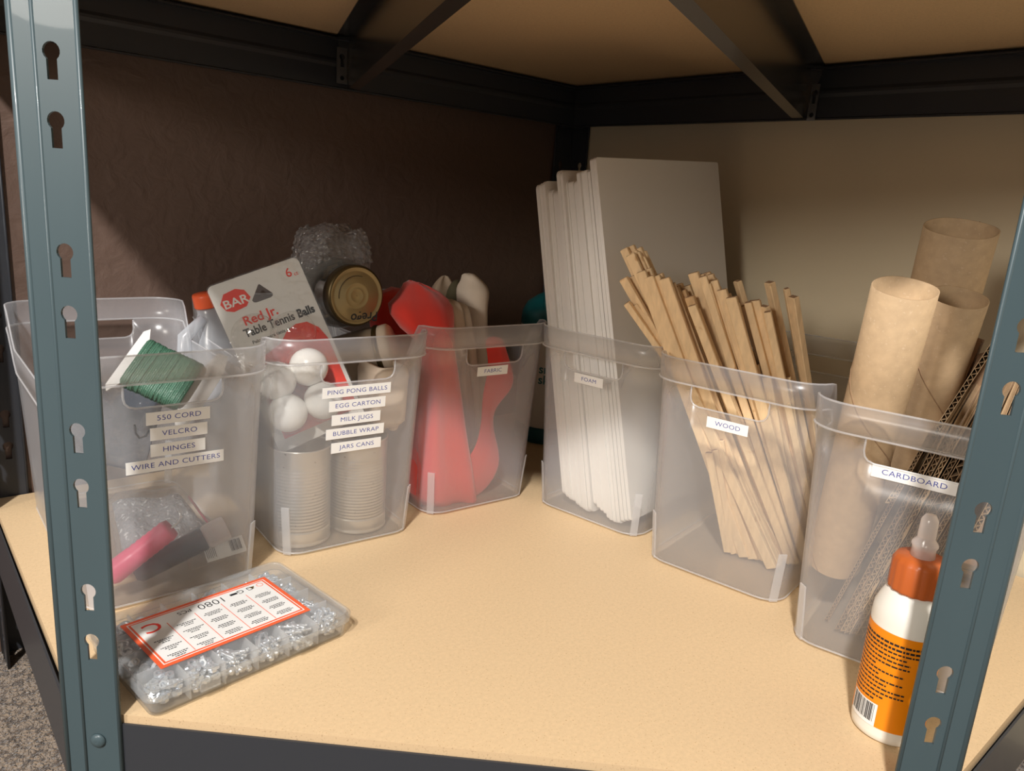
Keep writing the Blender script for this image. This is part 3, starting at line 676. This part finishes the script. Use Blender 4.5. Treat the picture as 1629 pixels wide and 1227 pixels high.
aV = math.atan2(CAM.y-by, CAM.x-bx)
def wrap_text(mb, s_, size, z, a0, R__, off=.0003, mi=0):
    v_, f_ = text_geo(s_, size, 1, off, 'LEFT')
    mb.add([V(bx+R__*cos(aV+a0+p.x/R__), by+R__*sin(aV+a0+p.x/R__), z+p.y) for p in v_], f_, None, mi)
wrap_text(mb, 'sm', .020, .123, -.32, .0516); wrap_text(mb, 'sk', .020, .106, -.32, .0516)
part('lettering', mb, ['teal_plastic'], t)

# ------------------------------------------------------------------ bin 4: foam sheets
F3 = BF[3]
NS = 20
tops = [.396, .398, .400, .391, .391, .390, .391, .413, .412, .402, .401, .402, .401, .403, .412, .414, .415, .414, .427, .4285]
frd = [0, .001, .001, .006, .006, .007, .006, .000, .001, .006, .007, .006, .007, .005, .000, .003, .002, .003, .000, .000]
botz = [.016, .013, .011, .010, .007, .005, .004, .004, .006, .016, .014, .012, .010, .006, .005, .004, .005, .009, .012, .014]
for k in range(NS):
    sb = -.0440+.0052*k; st = -.1120+(.0790/19)*k
    a = V(sb, .016+frd[k]*.3, botz[k]); b = V(st, -.002+frd[k], tops[k]); upv = (b-a).normalized(); Ln = (b-a).length
    dv = V(.085, 1, .02); dv = (dv-upv*dv.dot(upv)).normalized(); nv = dv.cross(upv)
    M = basis(a, dv, upv, nv)
    D_ = .225 if k < NS-2 else .262
    r_ = .006 if k < 10 else .003
    out = rrect(0, 0, D_-random.uniform(0, .02)*(k < 18), Ln, r_, 4)
    mb = MB().prism(out, .0046, M, 0, 0)
    ordn = ['leftmost', 'second from left', 'third from left', 'fourth from left', 'fifth from left', 'sixth from left', 'seventh from left', 'eighth from left', 'ninth from left', 'tenth from left', 'tenth from right', 'ninth from right', 'eighth from right', 'seventh from right', 'sixth from right', 'fifth from right', 'fourth from right', 'third from right', 'second from right', 'rightmost and tallest, its broad face showing'][k]
    single('foam_sheet', mb, ['foam'], 'white foam sheet standing in the FOAM bin, '+ordn, 'foam sheet', F3, a, 'white foam sheets in the FOAM bin')

# ------------------------------------------------------------------ bin 5: wooden strips
F4 = BF[4]
GR = {'a': 'in the pair leaning furthest left', 'b': 'in the short left pair above the lowest one', 'c': 'in the tallest left bunch', 'd': 'in the stepped row by the tallest',
      'e': 'in the short bunch with darker strips at the middle', 'f': 'in the middle bunch with level tops', 'g': 'in the pair right of the middle bunch', 'h': 'standing alone by the foam sheet edge', 'i': 'in the notched right pair',
      'j': 'in the low pair by the tall right strip', 'k': 'tall and upright at the right', 'l': 'in the rightmost close pair', 's': 'among the short bottoms seen low through the bin', 'm': 'hidden low in the middle of the bin'}
ST = [ # group, top px, top depth, bottom (px) or local tuple, width, thickness, turn
 ('a', 997, 482, .010, (1283, 888), .0085, .006, .3), ('a', 1010, 485, .018, (1276, 882), .010, .005, .1),
 ('b', 992, 443, .012, (1250, 892), .013, .005, 0), ('b', 1005, 440, .022, (1247, 884), .010, .005, .2),
 ('c', 993, 396, .030, (1224, 898), .012, .005, 0), ('c', 1003, 392, .036, (1232, 893), .012, .005, 0), ('c', 1016, 395, .040, (1240, 890), .010, .005, 0),
 ('c', 1003, 405, .012, (1228, 904), .014, .0045, 0), ('c', 1013, 402, .020, (1236, 902), .010, .0045, 0), ('c', 1009, 400, .026, (1238, 898), .010, .0045, 0),
 ('d', 1020, 432, .012, (1184, 886), .014, .0045, 0), ('d', 1030, 428, .022, (1192, 884), .012, .0045, 0), ('d', 1033, 440, .012, (1198, 889), .013, .0045, 0), ('d', 1043, 439, .016, (1208, 890), .013, .0045, 0),
 ('d', 1057, 443, .012, (1219, 892), .015, .0045, 0), ('d', 1067, 452, .022, (1232, 890), .012, .005, .5), ('d', 1037, 434, .032, (1204, 880), .010, .005, 0), ('d', 1049, 436, .034, (1216, 880), .010, .005, 0),
 ('e', 1080, 452, .055, (1246, 868), .010, .005, 0), ('e', 1092, 455, .050, (1250, 872), .012, .005, 0), ('e', 1097, 472, .022, (1252, 890), .013, .005, 0), ('e', 1101, 486, .012, (1258, 896), .011, .005, .2), ('e', 1086, 462, .038, (1254, 884), .010, .005, 0),
 ('f', 1103, 434, .028, (.0500, .112, .004), .014, .005, 0), ('f', 1114, 437, .034, (.0540, .122, .004), .008, .005, .9), ('f', 1121, 437, .040, (.0570, .132, .004), .008, .005, .9), ('f', 1129, 437, .040, (.0600, .140, .004), .010, .005, .2), ('f', 1124, 434, .055, (.0560, .150, .004), .010, .005, .2),
 ('g', 1148, 461, .030, (.0620, .120, .004), .013, .005, .1), ('g', 1163, 473, .026, (.0640, .115, .010), .014, .005, .1),
 ('h', 1173, 447, .060, (.0610, .170, .004), .011, .006, -.6),
 ('i', 1190, 481, .040, (.0640, .140, .012), .009, .006, .2), ('i', 1200, 478, .044, (.0650, .150, .010), .014, .005, .1),
 ('j', 1216, 487, .046, (.0660, .152, .018), .013, .006, -.5), ('j', 1209, 492, .056, (.0650, .160, .018), .010, .006, -.4),
 ('k', 1224, 449, .060, (.0655, .165, .030), .012, .007, -.5), 
 ('l', 1251, 459, .075, (.0670, .180, .030), .007, .006, .7), ('l', 1262, 472, .070, (.0690, .175, .028), .012, .007, -.5),
 ('s', 1128, 720, .040, (1158, 878), .010, .005, .2), ('s', 1136, 716, .046, (1168, 880), .010, .005, .8), ('s', 1146, 700, .050, (1177, 881), .010, .005, .1),
 ('d', 1025, 436, .040, (1188, 878), .011, .005, .2), ('d', 1046, 441, .028, (1212, 886), .011, .0045, 0), ('d', 1062, 447, .030, (1226, 888), .011, .0045, .1), ('d', 1074, 457, .030, (1238, 888), .010, .005, .2),
 ('e', 1106, 492, .020, (1262, 890), .011, .005, .1), ('f', 1118, 440, .022, (.0560, .108, .004), .010, .005, .3), ('f', 1136, 446, .030, (.0620, .118, .006), .009, .005, .3),
 ('g', 1156, 468, .050, (.0620, .140, .010), .010, .005, .3), ('i', 1184, 486, .050, (.0630, .150, .012), .009, .006, .5), ('j', 1221, 496, .040, (.0680, .142, .020), .009, .006, .3),
 ('m', 1235, 600, .080, (1280, 870), .012, .005, .1), ('m', 1250, 600, .075, (1288, 880), .012, .005, .3), ('m', 1180, 560, .070, (1262, 880), .012, .005, .1), ('m', 1200, 580, .060, (1266, 884), .012, .005, .1), ('m', 1160, 600, .080, (1248, 866), .012, .005, 0), ('m', 1220, 600, .060, (1272, 888), .012, .005, .1), ('m', 1195, 560, .080, (1256, 866), .012, .005, .1)]
cnt = {}; tot = {}
for s in ST: tot[s[0]] = tot.get(s[0], 0)+1
ORD = ['first', 'second', 'third', 'fourth', 'fifth', 'sixth', 'seventh', 'eighth', 'ninth', 'tenth', 'eleventh', 'twelfth', 'thirteenth', 'fourteenth']
rank = {}
for g_ in tot:
    for r_, idx in enumerate(sorted([k for k, s in enumerate(ST) if s[0] == g_], key=lambda k: ST[k][1])): rank[idx] = r_
rs = random.Random(21); BASE_N = len(ST)
for s in [q for q in ST if q[0] in 'cdfgi' and len(q[4]) < 4]:
    bt = s[4]; bt = (bt[0]+rs.uniform(2, 7), bt[1]-rs.uniform(3, 9)) if len(bt) == 2 else (bt[0]-rs.uniform(.002, .008), bt[1]+rs.uniform(.004, .010), bt[2])
    ST.append(('z', s[1]+rs.uniform(5, 9), s[2]+rs.uniform(3, 14), s[3]+rs.uniform(.003, .007), bt, .0065, .004, rs.uniform(-.2, .6)))
for k, (g_, px, py, dd, bt, wd, th, trn) in enumerate(ST):
    if k < BASE_N: wd *= .84
    a = Vector(bt) if len(bt) == 3 else LZ(4, bt[0], bt[1], .005); b = L(4, px, py, dd)
    z = (b-a).normalized(); ln = (b-a).length
    x = Matrix.Rotation(trn, 3, z) @ V(1, 0, 0); x = (x-z*x.dot(z)).normalized(); M = basis(a, x, z.cross(x), z)
    mb = MB().box((0, 0, ln/2), (wd, th, ln), M, 0, .0007)
    mb.prism([(-wd/2+.0009, -th/2+.0009), (wd/2-.0009, -th/2+.0009), (wd/2-.0009, th/2-.0009), (-wd/2+.0009, th/2-.0009)], .0002, M, 1, ln)
    lab = 'narrow wooden strip wedged between wider ones in the WOOD bin' if g_ == 'z' else 'pale wooden strip '+GR[g_]+(', '+ORD[rank[k]]+' from the left' if g_ != 'z' and tot[g_] > 1 else '')
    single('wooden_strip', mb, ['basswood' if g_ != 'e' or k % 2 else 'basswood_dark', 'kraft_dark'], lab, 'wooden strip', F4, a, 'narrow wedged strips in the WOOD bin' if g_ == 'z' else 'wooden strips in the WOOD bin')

# ------------------------------------------------------------------ bin 6: tubes and corrugated board
F5 = BF[5]
def paper_tube(label, a, b, r, seam0=0, turns=1.1):
    M = axisframe(a, b); ln = (b-a).length; n = 40
    t = thing('paper_tube', label, 'paper tube', F5, a, 'brown paper tubes')
    ring = lambda rr, z, w=0: [(rr*cos(2*pi*j/n), rr*sin(2*pi*j/n), z+w*sin(2*pi*j/n*3+1)) for j in range(n)]
    mb = MB().loft([ring(r, 0, .0003), ring(r, ln*.3), ring(r, ln*.7), ring(r, ln, .0004), ring(r-.0010, ln, .0004), ring(r-.0012, ln*.5), ring(r-.0012, 0, .0003), ring(r, 0, .0003)], M, 0, False)
    part('tube_wall', mb, ['kraft'], t)
    for k in (0,):
        pts = [(r*1.002*cos(seam0+turns*2*pi*q/40), r*1.002*sin(seam0+turns*2*pi*q/40), ln*(1-q/40)) for q in range(41)]
        part('spiral_seam', MB().tube(pts, .0005, 5, M), ['kraft_dark'], t)
    return t
paper_tube('wide brown paper tube in front, left of the pair in the CARDBOARD bin', L(5, 1326, 893, .072), L(5, 1440, 458, -.006), .0245, .6, 1.6)
paper_tube('brown paper tube right behind the front one, with open top facing up', L(5, 1402, 860, .120), L(5, 1525, 473, .040), .0222, 2.0, 1.5)
paper_tube('tallest brown paper tube, standing at the back of the CARDBOARD bin', L(5, 1425, 760, .185), L(5, 1529, 363, .110), .0300, 1.2, .5)
def corrugated(label, a, b, D_, th, mat='kraft_light', flute=.0062, dvec=(.0, 1, 0), torn=False):
    a, b = Vector(a), Vector(b); upv = (b-a).normalized(); ln = (b-a).length
    dv = Vector(dvec); dv = (dv-upv*dv.dot(upv)).normalized(); nv = dv.cross(upv); M = basis(a, upv, nv, dv)   # x along edge, y through, z depth
    t = thing('corrugated_sheet', label, 'cardboard', F5, a, 'corrugated cardboard pieces')
    for s_ in (0, 1):
        y0 = s_*(th-.0005)
        if torn and s_:
            n = 26; out = [(0, y0)]; out = [(ln*k/n, y0+random.uniform(-.001, .0014)) for k in range(n+1)]
            out += [(ln*k/n, y0+.0006+random.uniform(0, .0012)) for k in range(n, -1, -1)]
            part('liner', MB().prism(out, D_, M), [mat], t)
        else: part('liner', MB().box((ln/2, y0+.00025, D_/2), (ln, .0005, D_), M), [mat], t)
    n = int(ln/flute*2); topl = [(ln*k/n, .0005+(th-.0010)*(k % 2)*.96) for k in range(n+1)]
    poly = topl+[(x, y+.0005) for x, y in reversed(topl)]
    mb = MB(); m_ = len(poly); vs = [(x, y, .0004) for x, y in poly]+[(x, y, D_-.0004) for x, y in poly]
    fs = [(i, (i+1) % m_, m_+(i+1) % m_, m_+i) for i in range(m_)]
    for k in range(n): q_ = (k, k+1, m_-2-k, m_-1-k); fs.append(q_); fs.append(tuple(m_+z for z in reversed(q_)))
    mb.add(vs, fs, M); part('flute', mb, [mat], t)
    return t
corrugated('thin corrugated piece leaning left, its holes beside the front paper tube', LZ(5, 1312, 985, .006), L(5, 1476, 690, .022), .17, .0035, flute=.0045)
corrugated('torn-edged corrugated piece, second from the front paper tube', LZ(5, 1328, 1001, .006), L(5, 1494, 690, .020), .18, .0040, torn=True)
corrugated('thick folded brown board, smooth edged, middle of the leaning stack', LZ(5, 1346, 1006, .006), L(5, 1522, 690, .018), .18, .0030, 'kraft', torn=True)
corrugated('wide-fluted corrugated piece with large open zigzags, CARDBOARD bin', LZ(5, 1362, 1010, .006), L(5, 1552, 688, .014), .18, .0058, flute=.0095)
corrugated('brown board right of the wide-fluted piece, half hidden by the glue bottle', LZ(5, 1388, 1018, .006), L(5, 1574, 700, .014), .17, .0040, 'kraft')
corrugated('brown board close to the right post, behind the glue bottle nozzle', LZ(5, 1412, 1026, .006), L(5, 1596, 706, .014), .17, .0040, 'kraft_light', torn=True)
corrugated('outermost brown board at the right wall of the CARDBOARD bin', LZ(5, 1440, 1036, .006), L(5, 1620, 712, .014), .17, .0040, 'kraft')
corrugated('tall corrugated flap rising past the right post', L(5, 1408, 800, .045), L(5, 1584, 534, .045), .19, .0045, 'kraft', flute=.0055)
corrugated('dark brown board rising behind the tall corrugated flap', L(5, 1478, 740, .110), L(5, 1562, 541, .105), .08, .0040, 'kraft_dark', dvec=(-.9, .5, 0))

corrugated('added brown filler board wedged after the torn-edged piece in the CARDBOARD bin', LZ(5, 1337, 1004, .006), L(5, 1508, 690, .026), .20, .0040, 'kraft')  # filler boards added to close gaps onto the brightly lit wall
corrugated('added brown filler board just left of the wide-fluted piece', LZ(5, 1354, 1008, .006), L(5, 1537, 690, .022), .20, .0040, 'kraft_light')
corrugated('added brown filler board just right of the wide-fluted piece', LZ(5, 1376, 1014, .006), L(5, 1564, 694, .022), .20, .0040, 'kraft')
corrugated('added brown filler board behind the glue bottle cap', LZ(5, 1400, 1022, .006), L(5, 1586, 704, .022), .20, .0040, 'kraft_light')
pA, pB = L(5, 1475, 800, .20), L(5, 1640, 800, .20)
Mq = basis(V(.020, .215, .040), V(1, 0, 0), V(0, .06, 1).normalized(), V(0, -1, .06).normalized())  # dark panel added to block the bright wall behind the boards
t = thing('corrugated_sheet', 'added broad dark brown panel closing bright gaps at the very back of the CARDBOARD bin', 'cardboard', F5, V(.020, .215, .040), 'corrugated cardboard pieces')
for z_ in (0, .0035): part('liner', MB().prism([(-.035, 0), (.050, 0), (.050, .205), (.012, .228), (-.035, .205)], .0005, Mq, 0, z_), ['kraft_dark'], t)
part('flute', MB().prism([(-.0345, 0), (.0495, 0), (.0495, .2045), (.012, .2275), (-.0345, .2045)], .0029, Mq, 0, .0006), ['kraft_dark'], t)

# ------------------------------------------------------------------ glue bottle
gx, gy = -.4085, -.8185
gl = thing('glue_bottle', 'white glue bottle with rust cap and orange label, standing beside the right post', 'glue bottle', I4, (gx, gy, 0))
Mg = Matrix.Translation((gx, gy, 0))
part('bottle_body', MB().lathe([(.0225, 0), (.0250, .002), (.0255, .006), (.0255, .096), (.0250, .103), (.0235, .107), (.0225, .110), (.0195, .116), (.0170, .119), (.0155, .120), (.0150, .124)], Mg, n=48), ['glue_white'], gl)
cap = [[((.0186+.0006*(1 if (j // 2) % 2 else 0))*cos(2*pi*j/64), (.0186+.0006*(1 if (j // 2) % 2 else 0))*sin(2*pi*j/64), z) for j in range(64)] for z in (.119, .1205, .140)]
cap.append([(.0168*cos(2*pi*j/64), .0168*sin(2*pi*j/64), .1445) for j in range(64)]); cap.append([(.008*cos(2*pi*j/64), .008*sin(2*pi*j/64), .1455) for j in range(64)])
part('screw_cap', MB().loft(cap, Mg), ['cap_rust'], gl)
part('nozzle', MB().lathe([(.0085, .1440), (.0080, .1520), (.0092, .1545), (.0088, .1562), (.0060, .1600), (.0062, .1610), (.0058, .1740), (.0035, .1780), (.0010, .1785)], Mg, n=24), ['nozzle'], gl, 'cloudy twist nozzle tip')
aG = math.atan2(CAM.y-gy, CAM.x-gx)
def gpatch(mb, a0, a1, z0, z1, R__, mi=0, n=24):
    mb.loft([[(gx+R__*cos(aG+a0+(a1-a0)*k/n), gy+R__*sin(aG+a0+(a1-a0)*k/n), z) for k in range(n+1)] for z in (z0, z1)], None, mi, False, True, False)
lab = MB(); gpatch(lab, -1.75, 1.75, .012, .0900, .0257, 0, 48)
gpatch(lab, -1.28, -.30, .012, .0305, .0259, 1)
zz = .0295; x = -1.22
random.seed(3)
while x < -.36:
    w2 = random.choice((.012, .02, .035)); gpatch(lab, x, x+w2, .0150, .0295, .0260, 2, 2); x += w2+random.choice((.012, .02, .03))
z = .0835
for ln_ in range(15):
    x = -1.36; e = random.choice((-.45, -.6, -.2, .2, .3)) if ln_ > 2 else .9
    while x < e:
        w2 = random.uniform(.05, .16); gpatch(lab, x, min(x+w2, e), z-(.0013 if ln_ > 1 else .0017), z, .0259, 2, 3); x += w2+.025
    z -= .0035
part('wrap_label', lab, ['glue_orange', 'white_label', 'black_ink'], gl, 'orange label with small print and barcode')

# ------------------------------------------------------------------ hardware box
HX = V(.9928, .1200, 0).normalized(); HY = V(-HX.y, HX.x, 0); HO = V(-.8575, -.5010, 0); HW, HD, HH = .1755, .1260, .0235
Mh = basis(HO, HX, HY, V(0, 0, 1))
hb = thing('hardware_box', 'clear compartment box of nuts and bolts with red-bordered label, at the left post', 'organizer box', Mh, (0, 0, 0))
def rr3(i_, r, z): return [(x, y, z) for x, y in rrect(i_, i_, HW-i_, HD-i_, r, 5)]
part('tray', MB().loft([rr3(.007, .006, 0), rr3(.0045, .008, .002), rr3(.003, .009, .0165), rr3(.0045, .008, .0165), rr3(.006, .007, .003), rr3(.008, .006, .0012)], None), ['clear_lid'], hb)
part('lid', MB().loft([rr3(.0005, .010, .0150), rr3(0, .010, .0215), rr3(.0015, .010, HH-.0002), rr3(.0035, .009, HH), rr3(.004, .009, HH-.0014), rr3(.0015, .0095, .0205), rr3(.0015, .0095, .0150), rr3(.0005, .010, .0150)], None, 0, False)
     .prism(rrect(.0034, .0034, HW-.0034, HD-.0034, .008, 5), .0012, None, 0, HH-.0012), ['clear_lid'], hb)
NX, NY = 6, 4
cw, chh = (HW-.012)/NX, (HD-.012)/NY
for k in range(1, NX): part('divider', MB().box((.006+k*cw, HD/2, .0118), (.0011, HD-.013, .0185), None, 0), ['bin_edge'], hb)
for k in range(1, NY): part('divider', MB().box((HW/2, .006+k*chh, .0118), (HW-.013, .0011, .0185), None, 0), ['bin_edge'], hb)
for dx in (.045, .125): part('latch', MB().box((dx, -.0008, .0150), (.016, .0018, .010), None, 0, .0008), ['clear_lid'], hb)
lb = MB(); LX0, LY0, LX1, LY1 = .0205, .0255, .1475, .1015
zt = HH+.0002
lb.prism([(LX0, LY0), (LX1, LY0), (LX1, LY1), (LX0, LY1)], .0002, None, 0, zt)
lb.prism([(LX0+.0035, LY0+.0035), (LX1-.0035, LY0+.0035), (LX1-.0035, LY1-.0035), (LX0+.0035, LY1-.0035)], .0002, None, 1, zt+.0001)
lb.prism([(LX0+.0044, LY0+.0044), (LX1-.0044, LY0+.0044), (LX1-.0044, LY1-.0044), (LX0+.0044, LY1-.0044)], .0002, None, 0, zt+.0002)
ax0, ay0, ax1, ay1 = LX0+.0060, LY0+.0060, LX1-.0060, LY1-.0060
lb.prism([(ax0, ay0), (ax1, ay0), (ax1, ay1), (ax0, ay1)], .0002, None, 1, zt+.0003)
TXT = Matrix.Rotation(pi, 4, 'Z')
def ltext(s_, size, x, y, mi, off=0, sx=1): v_, f_ = text_geo(s_, size, sx, off); lb.add(v_, f_, Matrix.Translation((x, y, zt+.0006)) @ TXT, mi)
for k in range(1, 5): lb.box((ax0+(ax1-ax0)*k/5, (ay0+ay1-.013)/2, zt+.0006), (.0005, ay1-ay0-.014, .0001), None, 0)
ltext('1080', .0125, ax0+.064, ay1-.0075, 2, -.0001, 1.0); ltext('PCS', .0070, ax0+.0405, ay1-.0065, 2, 0, 1)
ltext('C', .0200, ax0+.0115, ay1-.0125, 3, .0002, 1.05)
ltext('G G', .0080, ax0+.0955, ay1-.0055, 2, 0, 1.1); lb.box((ax0+.0845, ay1-.006, zt+.0006), (.0065, .0030, .0001), None, 2)
lb.prism([(ax0+.1025+.003*cos(a), ay1-.0052+.003*sin(a)) for a in (-pi/2, pi/6, 5*pi/6)], .0001, None, 4, zt+.0005)
lb.tube([(ax0+.110+.0028*cos(a*pi/10), ay1-.005+.0028*sin(a*pi/10), zt+.0005) for a in range(20)], .0003, 4, None, 0, True)
random.seed(11)
for cx in range(5):
    for cy in range(4):
        if cx == 0 and cy > 2: continue
        X = ax0+(ax1-ax0)*(cx+.5)/5; Y = ay0+.004+cy*.0118
        for q_, (ww, yy) in enumerate(((.0100, 0), (.0150, .0021), (.0065, -.0024) if cx < 2 else (.012, 0.0042))):
            x = X-ww/2
            while x < X+ww/2: w2 = random.uniform(.0007, .002); lb.box((x+w2/2, Y+yy, zt+.0006), (w2, .0009, .0001), None, 2); x += w2+.0005
part('contents_label', lb, ['orange_red', 'white_label', 'black_ink', 'red_print', 'gold_lid'], hb, 'white label with orange-red border, printing upside down')
# fillings: bolts, nuts and washers of which the top layer are things
def bolt_mb(ln, r):
    m = MB().lathe([(r*.2, 0), (r, .0003), (r, ln-.001)], None, n=8); m.lathe([(r*1.9, ln-.001), (r*1.9, ln+.0012), (r*1.2, ln+.0022), (r*.2, ln+.0023)], None, n=10)
    for k in range(int(ln/.0012)-1): m.lathe([(r, .0006+k*.0012), (r*1.14, .0009+k*.0012), (r, .0012+k*.0012)], None, n=8, cap=False)
    return m
def nut_mb(R__, r, h):
    hexa = [[(R__*cos(pi/3*j), R__*sin(pi/3*j), z) for j in range(6)] for z in (0, h)]; m = MB(); n = 6
    rin = [[(r*cos(pi/3*j), r*sin(pi/3*j), z) for j in range(6)] for z in (h, 0)]
    return m.loft([hexa[0], hexa[1], rin[0], rin[1], hexa[0]], None, 0, False, False)
def washer_mb(): return MB().loft([[(r*cos(pi/8*j), r*sin(pi/8*j), z) for j in range(16)] for r, z in ((.0052, 0), (.0052, .0009), (.0026, .0009), (.0026, 0), (.0052, 0))], None, 0, False)
PROTO = {}
def scatter(kind, me, name, label, cat, grp, cells, per, flat, seed):
    rnd = random.Random(seed)
    for (ci, cj) in cells:
        for q_ in range(per):
            o = bpy.data.objects.new(name, me); COL.objects.link(o)
            mx = .0045 if kind != 'bolt' else .0082
            x = .006+(ci+.5)*cw+rnd.uniform(-1, 1)*(cw/2-mx); y = .006+(cj+.5)*chh+rnd.uniform(-1, 1)*(chh/2-mx); z = rnd.uniform(.0085, .0172)
            if kind == 'bolt':
                a = rnd.gauss(.9 if (ci+cj) % 2 else 2.2, .6); R_ = Matrix.Rotation(a, 4, 'Z') @ Matrix.Rotation(pi/2+rnd.uniform(-.25, .25), 4, 'Y') @ Matrix.Translation((0, 0, -BLEN/2))
            else: R_ = Matrix.Rotation(rnd.uniform(0, 6), 4, 'Z') @ Matrix.Rotation(rnd.gauss(0, .6), 4, 'X') @ Matrix.Rotation(rnd.uniform(0, 6), 4, 'Z')
            o.matrix_world = Mh @ Matrix.Translation((x, y, z)) @ R_
            tag(o, label, cat, grp)
BLEN = .0155
bme = bolt_mb(BLEN, .0013).mesh('bolt', ['zinc']); nme = nut_mb(.0034, .0018, .0024).mesh('hex_nut', ['zinc']); wme = washer_mb().mesh('washer', ['zinc'])
bolts = [(2, 0), (3, 0), (4, 0), (4, 1), (5, 1), (5, 2), (5, 3), (4, 3), (4, 2), (3, 3), (5, 0)]; nuts = [(0, 0), (1, 0), (0, 1), (1, 1)]; wash = [(0, 2), (0, 3), (1, 3)]
scatter('bolt', bme, 'small_bolt', 'small shiny bolt in a right-hand compartment of the hardware box', 'bolt', 'bolts in the hardware box', bolts, 17, 0, 1)
scatter('nut', nme, 'hex_nut', 'small shiny nut in a front-left compartment of the hardware box', 'nut', 'nuts in the hardware box', nuts, 38, 0, 2)
scatter('wash', wme, 'washer', 'shiny washer in a back-left compartment of the hardware box', 'washer', 'washers in the hardware box', wash, 24, 0, 3)
pile = MB(); rnd = random.Random(9)
for cell, me in [(c, bme) for c in bolts]+[(c, nme) for c in nuts]+[(c, wme) for c in wash]+[((2, 1), bme), ((3, 1), bme), ((2, 3), bme)]:
    vs = [v.co.copy() for v in me.vertices]; fs = [tuple(p.vertices) for p in me.polygons]
    for q_ in range(26):
        mx = .0045 if me != bme else .0082
        x = .006+(cell[0]+.5)*cw+rnd.uniform(-1, 1)*(cw/2-mx); y = .006+(cell[1]+.5)*chh+rnd.uniform(-1, 1)*(chh/2-mx)
        pile.add(vs, fs, Matrix.Translation((x, y, rnd.uniform(.0040, .0100))) @ Matrix.Rotation(rnd.uniform(0, 6), 4, 'Z') @ (Matrix.Rotation(pi/2, 4, 'Y') @ Matrix.Translation((0, 0, -BLEN/2)) if me == bme else Matrix.Rotation(rnd.gauss(0, .5), 4, 'X')))
single('fastener_layer', pile, ['zinc'], 'bottom layer of mixed small nuts, bolts and washers in the hardware box', 'fasteners', Mh, (0, 0, 0), None, 'stuff')
